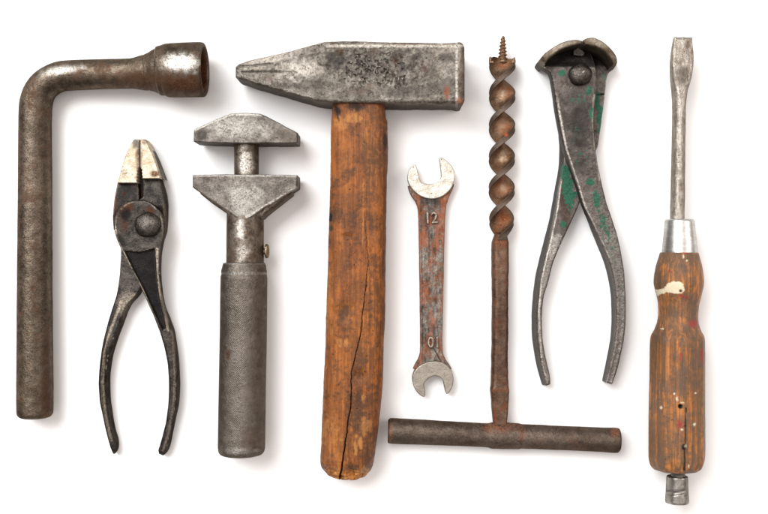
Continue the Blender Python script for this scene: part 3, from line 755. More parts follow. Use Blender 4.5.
def h_black(px, py):
    d, q = crack_d(px, py); w = crack_w(q)
    brk = sstep(0.25, 0.5, fbm(px * 0 + 3, py * 0.09) + 0.9 * sstep(0.40, 0.5, q))
    return np.maximum(0.95 * (1 - sstep(0.35 * w, 1.0 * w, d)) * brk * sstep(0.28, 0.40, q + 0.2 * (q < 0.04)), np.maximum.reduce([spot(px, py, 330.6, 217.5, 1.5, 4, 0, 0.4, 0.4), 0.85 * spot(px, py, 337.6, 111, 3, 6, 0, 0.5, 0.9, 0.3), 0.75 * spot(px, py, 356, 106, 9, 3.4, 0, 0.5, 0.9, 0.3), 0.6 * spot(px, py, 385.5, 140, 2, 8, 0, 0.5, 0.8, 0.2)]))
def handle_disp(px, py, tt, s):
    d, q = crack_d(px, py); w = crack_w(q)
    z = -4.5 * w * (1 - sstep(0.15 * w, 1.1 * w, d)) * sstep(0.2, 0.36, q + 0.1)
    # the two sides of the split sit at slightly different heights
    cx = np.interp(py, [p[1] for p in crack], [p[0] for p in crack])
    z += np.where(px > cx, -0.9, 0.0) * sstep(150, 300, py)
    z += 1.6 * (fbm(px * 0.05 + 3, py * 0.025) - 0.5)
    z -= 2.2 * spot(px, py, 345.5, 312, 7, 9, 20, 0.8, 0.3) + 1.5 * spot(px, py, 348, 237, 4, 3, 0, 0.8, 0.2)
    z -= 2.0 * spot(px, py, 360, 376, 6, 5, 0, 0.8, 0.2)
    # chewed end
    e_ = sstep(464 + 4 * np.sin(px * 0.3), 480, py)
    z -= e_ * (4 + 9 * fbm(px * 0.25, py * 0.5)) + 2.0 * sstep(452, 470, py) * (fbm(px * 0.15 + 8, py * 0.2) - 0.35)
    return z
def h_dark(px, py):
    d, q = crack_d(px, py); w = crack_w(q)
    cx = np.interp(py, [p[1] for p in crack], [p[0] for p in crack])
    r = np.maximum(0.75 * (1 - sstep(0.4 * w, 1.6 * w, d)), np.where(px > cx, 0.7, 0.45) * sstep(0.42, 0.66, fbm(px * 0.13 + 60, py * 0.045, 5)))
    r = np.maximum(r, 0.55 * (px > cx) * sstep(0.45, 0.65, fbm(px * 0.3, py * 0.12 + 9, 4)))
    for (x, y, a, bb, g, v) in ((345, 312, 6, 9, 15, .8), (348.5, 237.5, 4, 3, 0, .6), (330.4, 217, 2.0, 5, 0, 1.0), (330.8, 229, 2, 3, 0, .9), (360, 377, 8, 7, 0, .75), (362, 310, 3, 3, 0, .6), (371, 317, 2.4, 3, 0, .8), (378, 343, 2.5, 4, 0, .7), (374, 302, 4, 2.5, 0, .5),
                                (338, 112, 3, 8, 0, .95), (356, 108, 9, 5, 0, .8), (376, 112, 8, 10, 0, .55), (352, 130, 8, 16, 0, .4), (385, 200, 3, 80, 0, .55), (384, 145, 3, 14, 0, .8), (358, 415, 10, 30, -6, .8), (366, 450, 11, 28, 4, .75), (372, 400, 5, 40, 0, .4), (330, 380, 4, 60, 0, .35), (353, 467, 7, 4, 0, .8), (370, 468, 6, 8, 0, .7),
                                (334, 410, 5, 14, 0, .4), (352, 340, 8, 20, -25, .4), (366, 285, 2.5, 2.5, 0, .7), (362, 235, 3, 24, 0, .35), (346, 200, 5, 6, 0, .35), (350, 258, 8, 9, 0, .35), (357, 354, 7, 20, 10, .55), (336, 255, 3, 12, 5, .3)):
        r = np.maximum(r, v * spot(px, py, x, y, a, bb, g, 0.55, 0.95, 0.2))
    return r
def h_raw(px, py):
    r = np.zeros_like(px)
    for (x, y, a, bb, g, v) in ((342, 125, 7, 3, 0, .6), (352, 118, 8, 5, -10, .8), (338, 121, 4, 6, 0, .7), (342.8, 342, 5, 4, 35, .85), (336, 441, 5, 2.4, -15, .6), (356, 447, 1.6, 10, 0, .9), (360.5, 444, 2, 7, 0, .8), (363, 399, 2.4, 4, 0, .7), (365, 425, 6, 8, 0, .55), (331, 432, 8, 14, 0, .45),
                                (345, 476, 15, 7, 0, .95), (360, 475, 11, 6, -20, .95), (328, 472, 6, 4, 30, .5), (334, 458, 5, 10, 0, .35), (363.6, 205, 0.9, 22, 0, .7), (362.6, 232, 0.9, 12, 0, .5), (363.6, 132, 0.9, 20, 0, .6), (330, 310, 3, 30, 0, .3)):
        r = np.maximum(r, v * spot(px, py, x, y, a, bb, g, 0.5, 1.0, 0.28))
    d, q = line_d(px, py, crack)
    return 0.85 * r * sstep(0.8, 1.8, d + 0.9 * (q < 0.42)) * sstep(0.25, 0.5, fbm(px * 0.5, py * 0.12 + 70, 4))
def hctrl():
    ys = [103, 108, 115, 122, 150, 180, 230, 280, 320, 340, 360, 385, 410, 430, 440, 452, 464, 472, 477, 480.5, 483]
    Ls = [331.6, 331.4, 331, 330.4, 330, 329.5, 328, 326.6, 325.2, 324.7, 324, 322.8, 321.8, 321, 320.7, 320, 319.5, 321.5, 325, 330.5, 338]
    Rs = [384.6, 385, 385.6, 387.4, 388, 386.9, 386.2, 385.4, 385, 384, 383.4, 382.9, 380.5, 378.2, 377, 375.6, 373.6, 371.6, 368.4, 364.6, 357]
    return [(l, y, r, y, 4, 43 - 2.0 * (y > 470), 12) for y, l, r in zip(ys, Ls, Rs)]
strip("handle", t, M_hwood, hctrl(), ds=0.6, nx=130, ends=(0, 6), crown=2.5, jitter=0.4, disp=handle_disp, masks={'dark': h_dark, 'raw': h_raw, 'black': h_black}, sharp=70, botbev=8)

# ------------------------------------------------------------------ 5 open-end wrench
t = thing("open_end_wrench", "small double open-end wrench with worn orange paint and numbers 12 and 10", "wrench", 431, 280)
bd = strip("body", t, M_spbody, [
    (407.8, 186, 454.4, 184, 2, 11, 1), (409.2, 191, 452.8, 189.5, 2, 11.5, 1.2), (411.6, 196, 450, 195.5, 2, 12, 1.3), (415.4, 201.4, 447.6, 201.4, 2, 12, 1.3), (417.6, 207, 446.2, 207, 2, 12, 1.3), (418.5, 216, 445.4, 216, 2, 12, 1.3), (419, 243, 444.4, 243, 2, 12, 1.3), (419.7, 290, 443.5, 290, 2, 12, 1.3),
    (420.1, 320, 442.8, 320, 2, 12, 1.3), (420.3, 345, 442.5, 345, 2, 12, 1.3), (420.1, 353, 443, 353, 2, 12, 1.3), (418.4, 359, 445.4, 359, 2, 12, 1.3), (415.2, 364.4, 449.2, 364.4, 2, 11.5, 1.2), (413, 369, 452, 369, 2, 11, 1)],
    ds=0.7, nx=46, ends=(0.5, 0.5), disp=lambda px, py, tt, s: -0.6 * sstep(0.06, 0.13, tt) * sstep(0.06, 0.13, 1 - tt) * sstep(204, 209, py) * (1 - sstep(350, 356, py)) + 0.7 * (fbm(px * 0.25, py * 0.12) - 0.5),
    masks={'orange': lambda px, py: np.maximum(0.9 * (1 - sstep(0.8, 3.0, line_d(px, py, [(453, 190), (446, 206), (444.8, 225), (443.6, 246)])[0])), np.maximum(0.75 * sstep(0.50, 0.62, fbm(px * 0.16, py * 0.05, 4) + 0.06 * np.cos((py - 290) * 0.02)), 0.8 * (1 - sstep(0.3, 1.2, np.abs(px - np.interp(py, [210, 345], [419, 420.6])))))),
           'dark': lambda px, py: np.maximum(np.maximum(0.7 * spot(px, py, 432, 202, 14, 3.5, 0, 0.6, 0.5), np.maximum(0.7 * spot(px, py, 432.4, 218, 8.5, 7, 0, 0.5, 0.5), 0.6 * spot(px, py, 433.4, 342.4, 7, 6.4, 0, 0.5, 0.5))), np.maximum(0.6 * sstep(0.58, 0.68, fbm(px * 0.2 + 9, py * 0.1 + 4, 4)), 0.8 * (1 - sstep(0.4, 1.2, line_d(px, py, [(434, 349), (437, 354), (440.6, 361)])[0])))),
           'rust': lambda px, py: 0 * px})
big = plate("jaw", bd, M_spface, [
    (415.8, 163.2), (418, 172), (420, 181.2), (423, 183.4), (428.5, 184), (435, 183.2), (440, 180.2), (441.6, 176), (440.6, 167), (439.1, 157), (441.5, 157.2), (445.6, 159.6), (451, 164.4), (454.4, 170.4), (455.2, 177), (453.6, 184), (449.4, 191), (443, 196.4), (436, 198.8), (429, 199),
    (420.6, 196.4), (413.4, 191), (408.8, 184.4), (407.2, 177.6), (408.6, 171), (411.6, 166.4)], 0.5, 15, 1.1, it=2)
small = plate("jaw", bd, M_spface2, [
    (424.4, 397.6), (425.3, 395), (424.6, 389), (423.8, 384), (426, 380.8), (430, 377.2), (435, 375.7), (440, 376.8), (443.2, 380.4), (444.2, 386), (445.8, 393.4), (447, 394.4), (450.4, 391.2), (453, 385.8), (453.8, 379.4), (452.6, 372.6), (448.8, 366.6), (443, 362.4), (436, 360.8), (428, 361.6), (420.6, 364.8), (414.8, 370), (412, 377), (412.6, 384.4), (415.8, 391), (420.4, 395.8)],
    0.5, 14.5, 1.1, it=2)
def number(txt, px, py, size, rot, z, parent, squeeze=0.9):
    cu = bpy.data.curves.new("number_curve", 'FONT'); cu.body = txt; cu.size = size; cu.extrude = 0.9; cu.bevel_depth = 0.5; cu.bevel_resolution = 3
    cu.align_x = 'CENTER'; cu.align_y = 'CENTER'; cu.offset = -0.1; cu.space_character = 1.05
    tmp = bpy.data.objects.new("number_tmp", cu); COL.objects.link(tmp)
    bpy.context.view_layer.update()
    me = bpy.data.meshes.new_from_object(tmp.evaluated_get(bpy.context.evaluated_depsgraph_get()))
    bpy.data.objects.remove(tmp); bpy.data.curves.remove(cu)
    co = np.zeros(len(me.vertices) * 3); me.vertices.foreach_get("co", co); co = co.reshape(-1, 3)
    mid = (co.max(0) + co.min(0)) / 2; co -= mid
    co[:, 0] *= squeeze
    a = math.radians(rot)
    xy = np.stack([co[:, 0] * math.cos(a) - co[:, 1] * math.sin(a), co[:, 0] * math.sin(a) + co[:, 1] * math.cos(a)], 1)
    C = W(np.array([px]), np.array([py]), z)[0]
    loc = np.array(root_of(parent).location) / K
    out = np.c_[xy[:, 0] + C[0], xy[:, 1] + C[1], co[:, 2] + z] - loc
    me.vertices.foreach_set("co", (out * K).ravel()); me.update()
    me.materials.clear(); me.materials.append(M_num)
    o = bpy.data.objects.new("number", me); COL.objects.link(o); o.parent = parent
    return o
number("12", 432.2, 217.6, 15.6, 2, 12.0, bd, 0.84)
number("10", 433, 342, 14.5, 180, 12.0, bd, 0.86)

# ------------------------------------------------------------------ 6 hand auger
t = thing("hand_auger", "rusty T-handled hand auger with a spiral twisted bit and screw point", "auger", 502, 300)
bar = tube("handle_bar", t, M_augbar, [
    (387.9, 430.6, 13, 9.6, 9.6), (388.3, 430.6, 13, 11.4, 11.4), (389.6, 430.7, 13, 12.5, 12.5), (394, 430.9, 13, 12.7, 12.7), (440, 432.8, 13, 12.2, 12.2), (478, 434.7, 13, 11.9, 11.9), (488, 435.2, 13, 12.0, 12.0), (491, 435.3, 13.2, 12.9, 12.8), (500, 435.6, 13.2, 13.1, 13), (518, 436.1, 13.2, 12.8, 12.8), (522, 436.2, 13, 12.1, 12.1), (560, 437.8, 13, 12.0, 12.0),
    (600, 439.5, 13, 12.1, 12.1), (614, 440.1, 13, 12.4, 12.4), (617.6, 440.2, 13, 12.2, 12.2), (619, 440.3, 13, 11, 11), (619.4, 440.3, 13, 9, 9)], ds=1.0, m=44, jitter=0.05,
    masks={'orange': lambda px, py: np.maximum(0.7 * spot(px, py, 500, 427, 16, 5, 0, 0.6, 0.7), np.maximum(0.8 * spot(px, py, 615, 432, 4, 5, 0, 0.6, 0.5), np.maximum(0.5 * spot(px, py, 522, 432, 3, 8, 0, 0.6, 0.6), 0.5 * spot(px, py, 390, 430, 2, 12, 0, 0.5, 0.5)))),
           'wear': lambda px, py: spot(px, py, 396, 427, 3, 3, 0, 0.5, 0.5), 'dark': lambda px, py: 0.4 * spot(px, py, 407, 440, 14, 3, 0, 0.6, 0.7)})
strip("eye_flange", bar, M_augbar, [(489.6, 438, 489.6, 446, 3, 12, 2), (492, 438, 492, 449.0, 3, 14, 2.5), (506, 438, 506, 449.4, 3, 14, 2.5), (509, 438, 509, 447, 3, 12, 2)], ds=0.8, nx=16, ends=(1.5, 1.5))
shank = strip("shank", t, M_augshank, [
    (496.6, 232.5, 506.6, 232.5, 8, 17.5, 4), (494.4, 238, 508.4, 238, 6, 20, 5), (492.8, 243.5, 509.4, 243.5, 5, 21, 5), (492.7, 252, 509.4, 252, 5, 20.5, 5), (493.2, 300, 508.9, 300, 5, 20.5, 5), (492.6, 370, 508.6, 370, 5, 20.5, 4.5), (492.1, 386, 509, 386, 5, 20.5, 4), (491.4, 391.4, 509.7, 391.4, 5, 21, 2.5), (492, 398, 509.2, 398, 5, 20, 2), (493.8, 423, 507.4, 423, 6, 18.5, 1.8), (494.2, 430, 507, 430, 6, 18, 1.8)],
    ds=0.9, nx=28, ends=(3, 0.5), jitter=0.5,
    masks={'rust': lambda px, py: np.maximum(0.8 * spot(px, py, 501, 242, 9, 6, 0, 0.6, 0.6), np.maximum(0.7 * (1 - sstep(0.5, 2.4, np.abs(py - 390.5))), np.maximum(0.9 * spot(px, py, 495, 415, 2, 8, 0, 0.6, 0.6), 0.7 * spot(px, py, 504, 407, 3, 5, 40, 0.6, 0.6)))),
           'dark': lambda px, py: 0.3 * spot(px, py, 501, 330, 5, 50, 0, 0.7, 0.9)})

def twist_bit():
    nodes = np.array([47.5, 78.5, 110.5, 141.8, 173, 204.3, 237.2])
    ys = np.linspace(58.6, 240, 330)
    ph = np.interp(ys, nodes, np.arange(len(nodes)) * np.pi)          # strip is edge-on at every node
    m = 64
    a = np.linspace(0, 2 * np.pi, m, endpoint=False)
    zc = 14.0
    f = (H - zc) / H
    rings = []; dk = []
    for y, p in zip(ys, ph):
        w = np.interp(y, [58, 200, 225, 236, 240], [12.7, 12.4, 11.6, 8.6, 7.5]); th = np.interp(y, [58, 236, 240], [5.2, 5.4, 6.0]); dk.append(sstep(0.80, 0.9, np.abs(np.cos(a)) ** (2 / 7.0)) * (np.abs(np.sin(a)) ** (2 / 7.0) < 0.97))
        # flat bar section with hollow broad faces
        ex = 2 / 7.0
        u = w * np.sign(np.cos(a)) * np.abs(np.cos(a)) ** ex
        v = th * np.sign(np.sin(a)) * np.abs(np.sin(a)) ** ex
        v = v * (0.26 + 0.74 * np.clip(np.abs(u) / w, 0, 1) ** 2.2)
        q = p + np.pi / 2
        X = u * np.cos(q) - v * np.sin(q); Z = u * np.sin(q) + v * np.cos(q)
        x0 = np.interp(y, [58, 240], [502.4, 501.4])
        rings.append(np.stack([(x0 - 384) * f + X, np.full(m, (257 - y) * f), zc + Z], -1))
    ring = np.array(rings); n = len(ys)
    d = np.linalg.norm(np.diff(np.concatenate([ring, ring[:, :1]], 1), axis=1), axis=2)
    ul = np.c_[np.zeros(n), np.cumsum(d, 1)]
    F, UV = loft_faces(n, m, True, ys, ul)
    V = ring.reshape(-1, 3)
    px = 384 + V[:, 0] / ((H - V[:, 2]) / H); py = 257 - V[:, 1] / ((H - V[:, 2]) / H)
    rust = np.maximum.reduce([spot(px, py, 505, 126, 6, 7, 0, 0.6, 0.6), spot(px, py, 503, 219, 6, 8, 0, 0.6, 0.6), 0.9 * spot(px, py, 507, 92, 5, 6, 0, 0.6, 0.6), 0.8 * spot(px, py, 505, 65, 6, 4, 0, 0.6, 0.6), 0.6 * spot(px, py, 499, 188, 6, 7, 0, 0.6, 0.6), 0.8 * spot(px, py, 497, 230, 4, 5, 0, 0.6, 0.6)])
    orange = 0.9 * spot(px, py, 506, 135, 1.5, 1.7, 0, 0.5, 0.5)
    # lighter spots in the middle of the hollow faces
    wear = np.maximum.reduce([0.8 * spot(px, py, 502, 93, 3, 3, 40, 0.7, 0.7), 0.7 * spot(px, py, 501, 124, 3, 4, 0, 0.7, 0.7), 0.6 * spot(px, py, 502, 156, 3, 5, 0, 0.7, 0.7), 0.6 * spot(px, py, 503, 188, 3, 4, 0, 0.7, 0.7)])  # wear mask used here for the lighter spots
    o = mesh_obj("twist", t, [], None, None) if False else mesh_obj("twist", V, F, M_auger, t, UV, {'rust': rust, 'orange': orange, 'wear': wear, 'land': np.array(dk).reshape(-1)}, 50)
    fix_normals(o)
    return o
tw = twist_bit()
strip("spur", tw, M_auger, [(489.7, 56.6, 491, 56.8, 11, 18, 0.5), (489.7, 59, 492.6, 59, 10, 19, 0.8), (489.8, 63, 494, 63, 10, 19, 0.8)], ds=0.5, nx=8, ends=(0.5, 0.3), jitter=0.1)
strip("spur", tw, M_auger, [(513.8, 57.4, 515.1, 57.2, 11, 18, 0.5), (512.4, 60, 515.2, 60, 10, 19, 0.8), (511, 63, 515, 63, 10, 19, 0.8)], ds=0.5, nx=8, ends=(0.5, 0.3), jitter=0.1)
def thread(th, x, y):
    p = 3.5
    k = ((y - 37.5) / p + th / (2 * np.pi)) % 1
    amp = np.interp(y, [36, 39, 45, 57, 60], [0.15, 0.45, 0.6, 0.5, 0.3])
    return 1 + amp * (np.clip(1 - np.abs(k - 0.5) / 0.30, 0, 1)) - 0.12 * amp
tube("screw_point", tw, M_auger, [(503.1, 36.2, 14, 0.8, 0.8), (503.1, 37.6, 14, 1.6, 1.6), (503, 43, 14, 2.3, 2.3), (502.8, 50, 14, 2.9, 2.9), (502.8, 57, 14, 3.5, 3.5), (502.8, 63, 14, 3.8, 3.8)], ds=0.3, m=36, rfun=thread, sharp=70)

# ------------------------------------------------------------------ 7 pincers
t = thing("end_nippers", "grey end-cutting pincers with curved jaws, domed rivet and green paint traces", "pincers", 580, 230)
green_b = lambda px, py: np.maximum.reduce([spot(px, py, 567.5, 184, 6, 20, -12, 0.4, 0.9, 0.16), 0.8 * spot(px, py, 570, 200, 6, 10, 0, 0.4, 0.9, 0.2), 0.75 * spot(px, py, 563.5, 225, 3, 4, 0, 0.5, 0.5), 0.6 * spot(px, py, 600, 118, 4, 30, -6, 0.6, 0.6), 0.4 * spot(px, py, 605, 78, 4, 8, 0, 0.6, 0.7), 0.35 * spot(px, py, 556, 200, 3, 30, 12, 0.6, 0.6), 0.4 * spot(px, py, 537, 365, 3, 8, -20, 0.6, 0.6)])
bk = strip("arm", t, M_nip, [
    (585, 44, 597, 44, 2, 9, 0.6), (583, 50, 608, 50, 2, 9, 0.6), (582, 57, 613, 57, 2, 10, 0.6), (580, 62, 616.4, 62, 2, 12, 0.8), (576, 66.4, 614.6, 66.4, 2, 15.5, 1), (570, 71, 609, 71, 2, 15.5, 1.2), (567, 77, 607, 77, 2, 15.5, 1.2), (564, 92, 605.4, 92, 0, 15.5, 1.2), (563, 109, 603.2, 109, 0, 15.5, 1.2), (563, 130, 600.4, 130, 0, 15.5, 1.2), (564, 146, 598, 146, 0, 15.6, 1.2),
    (563.8, 158, 593, 156, 0, 15.8, 1.4), (562.4, 172, 588, 172, 0, 16, 1.4), (559.6, 188, 584, 190, 0, 17, 1.5), (557, 204, 579.4, 204, 0, 18.4, 1.8), (554.6, 219, 572, 221, 0, 20.6, 2), (549.6, 240, 562.4, 241.6, 0, 23, 2.4), (544.2, 262, 553.4, 264, 0, 24, 2.6), (540.4, 280, 549, 281.4, 0, 24, 2.8), (538, 300, 543.6, 300, 0, 23.6, 2.6), (536.8, 320, 542.4, 320, 0, 23, 2.6), (537.2, 337, 542.8, 336.6, 0, 22, 2.6), (539, 353, 545, 352, 0, 20.6, 2.6), (541.6, 368, 548, 366.6, 0, 19, 2.6), (545.2, 381, 550.6, 379.6, 0, 17.6, 2.4), (546.6, 386, 550.8, 384.4, 0, 16.6, 1.5)],
    ds=0.8, nx=40, ends=(0.5, 2), flare=2.2,
    disp=lambda px, py, tt, s: -1.2 * (1 - sstep(0.3, 1.0, line_d(px, py, [(597, 94.8), (606, 94.2)])[0])) + 0.5 * (fbm(px * 0.2, py * 0.2) - 0.5),
    masks={'green': green_b, 'rust': lambda px, py: np.maximum(0.8 * spot(px, py, 565, 204, 6, 18, -10, 0.6, 0.6), 0.5 * spot(px, py, 560, 190, 2, 18, 8, 0.6, 0.6)),
           'dark': lambda px, py: np.maximum(0.95 * (1 - sstep(0.4, 1.0, line_d(px, py, [(597, 94.8), (606, 94.2)])[0])), np.maximum(0.6 * spot(px, py, 554.6, 240, 2.4, 4, 20, 0.6, 0.4), 0.95 * spot(px, py, 601, 57, 13, 11, 0, 0.5, 0.4))),  # dark: split, stain, and shade painted into the jaw hollow
           'wear': lambda px, py: np.maximum(0.9 * (1 - sstep(0.5, 1.7, line_d(px, py, [(561, 178), (557.6, 206), (551, 238), (541, 280), (538.8, 312), (542, 364), (547, 383)])[0])), np.maximum(0.6 * spot(px, py, 553, 245, 6, 12, 20, 0.7, 0.6), 0.32 * sstep(235, 270, py)))})
green_f = lambda px, py: 0.85 * np.maximum.reduce([0.8 * spot(px, py, 562, 73.5, 4.5, 4, 0, 0.5, 0.7), 0.75 * spot(px, py, 589, 92, 4, 5, 0, 0.5, 0.8), 0.5 * spot(px, py, 578, 100, 12, 8, 0, 0.6, 0.9, 0.3), 0.75 * spot(px, py, 590.5, 113, 2.6, 9, 0, 0.5, 0.7), 0.45 * spot(px, py, 576, 130, 8, 14, 0, 0.6, 1.0, 0.3), 0.5 * spot(px, py, 580, 156, 10, 8, 0, 0.6, 1.0, 0.3),
                                           0.85 * spot(px, py, 590.5, 182.5, 4.5, 4, 0, 0.5, 0.6), 0.7 * spot(px, py, 596, 198, 3.4, 12, -14, 0.5, 0.8), 0.6 * spot(px, py, 604, 225, 4, 22, -20, 0.6, 0.9), 0.5 * spot(px, py, 612, 252, 3, 18, -16, 0.6, 0.9), 0.4 * spot(px, py, 622, 300, 2, 30, 0, 0.6, 0.8)])
ft = strip("arm", t, M_nip, [
    (568, 46, 584, 44, 12, 17, 0.8), (558, 52, 588.6, 50.6, 12, 18, 0.8), (546.5, 58, 592.4, 57, 12, 21, 0.8), (540.6, 62.4, 594.4, 62.4, 10, 23.5, 1), (543.4, 67, 595.4, 67.4, 16, 31.8, 1.2), (550.6, 73, 596.2, 73, 16, 32, 1.6), (552.8, 82, 596.6, 82, 16, 32, 2), (554.4, 92, 596.4, 92, 16, 32, 2.2), (556.8, 109.6, 594.2, 109.6, 16, 31.8, 2.4),
    (560, 128, 594, 128, 16, 31.4, 2.4), (564.6, 148, 595.6, 146, 16, 31, 2.4), (570.2, 164, 598, 162, 16.2, 30.4, 2.2), (576, 181.7, 601.2, 179, 17.2, 29.6, 2.2), (583.4, 206, 607.4, 204, 18.8, 28.6, 2.2), (590.6, 221, 612.6, 219, 12, 27.8, 2.4), (598.6, 237, 617.6, 235, 3, 27, 2.4), (606.8, 256, 621.8, 254, 0, 26, 2.6), (612.4, 274, 624.6, 272.6, 0, 25.4, 2.6),
    (616.2, 299, 626.2, 299, 0, 24.6, 2.8), (616.6, 318, 626.4, 318, 0, 23.6, 2.8), (615.4, 337, 624.8, 337, 0, 22.4, 2.8), (611.4, 358, 620.2, 360, 0, 20.4, 2.6), (607.2, 376, 615, 378, 0, 18.4, 2.4), (605.6, 382.6, 612.2, 384.6, 0, 17.6, 1.5)],
    ds=0.8, nx=46, ends=(0.5, 1.6), disp=lambda px, py, tt, s: 0.8 * (fbm(px * 0.12, py * 0.12) - 0.5) + 0.5 * (fbm(px * 0.4, py * 0.4) - 0.5) - 0.8 * np.exp(-((tt - 0.5) / 0.3) ** 2) * sstep(270, 300, py),
    masks={'green': green_f, 'dark': lambda px, py: np.maximum.reduce([0.55 * spot(px, py, 578, 120, 12, 34, 0, 0.7, 0.8, 0.12), 0.5 * spot(px, py, 580, 166, 8, 8, 0, 0.6, 0.8, 0.4), 0.95 * spot(px, py, 566, 53, 24, 8, -24, 0.5, 0.35), 0.8 * spot(px, py, 590, 54, 8, 10, 0, 0.5, 0.3), 0.35 * spot(px, py, 618, 280, 4, 40, -8, 0.7, 0.8)]),  # dark: patches on the arm, plus painted shade inside the hood
           'wear': lambda px, py: np.maximum(0.8 * sstep(90, 112, py) * (1 - sstep(0.4, 1.6, line_d(px, py, [(556.6, 92), (559.4, 112), (566.6, 150), (577.6, 183), (585.6, 208), (600, 238), (609, 258)])[0])), 0.6 * (1 - sstep(0.4, 1.5, line_d(px, py, [(594.5, 95), (592.4, 116), (595, 148), (600, 180)])[0])) + 0.25 * sstep(170, 260, py))})
# the curved cutting jaws stand up above the plates like a hood
strip("jaw", ft, M_blade, [(540.2, 60.0, 545.2, 65.0, 2, 41, 2.0), (542.6, 55.8, 548.4, 60, 2, 45, 2.2), (550, 49.4, 554.6, 54.2, 2, 46.5, 2.2), (559, 43.8, 562.6, 49.2, 2, 47.5, 2.2), (568, 40.4, 570, 46.4, 2, 48, 2.2), (576.4, 39.4, 577, 44.8, 2, 48, 1.8), (582.2, 40.8, 581.8, 43.6, 2, 47.6, 0.9)], ds=0.7, nx=18, ends=(2, 0.7),
      masks={'wear': lambda px, py: 0.5 * spot(px, py, 563, 45, 18, 4, -28, 0.7, 0.6), 'rust': lambda px, py: 0.6 * spot(px, py, 550, 53, 8, 3, -40, 0.6, 0.7)})
strip("jaw", bk, M_blade, [(583.6, 39.8, 585, 44.4, 2, 47.6, 0.9), (588, 37.8, 588.8, 45, 2, 48, 1.8), (593, 37.2, 593, 46, 2, 48, 2), (600, 39.6, 598.4, 48, 2, 48, 2), (607, 44.2, 603.8, 51, 2, 47.5, 2), (613, 50.6, 608.6, 55.6, 2, 46.5, 2), (616.8, 57, 612, 60.4, 2, 45, 1.8), (617.6, 62, 613, 63.6, 2, 43, 1.6), (616, 65.6, 612.6, 65.4, 2, 40, 1.2)], ds=0.7, nx=20, ends=(0.7, 2),
      masks={'rust': lambda px, py: np.maximum(0.8 * spot(px, py, 605, 46, 10, 4, 40, 0.6, 0.6), 0.5 * spot(px, py, 592, 41, 7, 3, 0, 0.6, 0.7)), 'wear': lambda px, py: 0.6 * spot(px, py, 598, 42, 14, 3, 25, 0.7, 0.7)})
plate("stop_lug", bk, M_nip, [(573.6, 49.2), (578.8, 47.6), (585, 51), (584, 56), (576, 55.6), (573.4, 54.4)], 4, 26, 1.0, it=1)
dome("rivet", t, M_rivet, 580.6, 74.2, 31.6, 11.0, 10)

# ------------------------------------------------------------------ 8 screwdriver
t = thing("screwdriver", "old flat-blade screwdriver with worn wooden handle and steel ferrule, far right", "screwdriver", 678, 270)
ZC = 27.5
strip("blade", t, M_sdblade, [
    (674.9, 36.8, 692.6, 37.2, 24, 30, 0.8), (674.2, 42, 693, 42, 23.6, 31, 1), (672.8, 55, 694, 55, 23, 32, 1.2), (672.6, 62, 694, 62, 22.4, 33, 1.5), (673, 70, 693.4, 70, 22, 33.8, 2.2), (673.6, 79, 692, 79, 21.6, 34.4, 3), (675, 90, 689.2, 90, 21, 34.6, 4.4), (675.8, 104, 687.6, 104, 21, 34.6, 5.6), (675.8, 112, 687.4, 112, 21, 34.6, 5.8), (674.8, 170, 686.8, 170, 21, 34.6, 5.8), (673.6, 222, 686.2, 222, 21, 34.6, 5.8)],
    ds=0.7, nx=34, ends=(0.8, 0), botbev=4, jitter=0.3, disp=lambda px, py, tt, s: -1.6 * spot(px, py, 679.4, 37, 2.4, 1.4, 10, 0.5, 0.3) - 1.6 * spot(px, py, 689, 37.4, 2.8, 1.2, 0, 0.5, 0.3),
    masks={'dark': lambda px, py: np.maximum.reduce([0.9 * spot(px, py, 679.4, 36.9, 2.2, 1.2, 10, 0.5, 0.3), 0.9 * spot(px, py, 689, 37.4, 2.6, 1.0, 0, 0.5, 0.3), 0.45 * spot(px, py, 683, 75, 7, 9, 0, 0.7, 0.8)]),
           'rust': lambda px, py: np.maximum.reduce([0.7 * spot(px, py, 688, 44, 3, 6, 0, 0.6, 0.6), 0.45 * spot(px, py, 684, 78, 4, 5, 0, 0.6, 0.6), 0.4 * spot(px, py, 685, 160, 2.4, 50, 0, 0.6, 0.8), 0.7 * spot(px, py, 692, 52, 1.6, 3, 0, 0.5, 0.5)])})
tube("ferrule", t, M_ferrule, [(679.6, 219.2, ZC, 8, 8), (679.6, 219.3, ZC, 12.8, 12.8), (679.6, 219.8, ZC, 13.8, 13.8), (679.6, 221.4, ZC, 14.5, 14.5), (679.7, 228, ZC, 15.0, 15.0), (679.8, 250, ZC, 17.2, 17.2), (679.8, 253, ZC, 17.3, 17.3)], ds=0.9, m=64, interp=lin, sharp=60)
def facet(th, x, y):
    k = sstep(326, 340, y) * (1 - 0.3 * sstep(462, 470, y))
    a = np.mod(th, np.pi / 4) - np.pi / 8
    octo = 0.965 / np.cos(a)
    octo = np.minimum(octo, 1.022)
    r = 1 * (1 - k) + k * octo
    # small hole and split near the end
    return r
splotch = [(655.5, 290), (659, 289.2), (663, 288.6), (666, 285.6), (669, 283), (673.5, 281.4), (678.5, 281), (682.6, 283), (684.6, 286.6), (684.2, 291), (681, 293.4), (678, 294), (673, 292.8), (667, 292.4), (662, 294), (658, 295.4), (655.5, 295)]
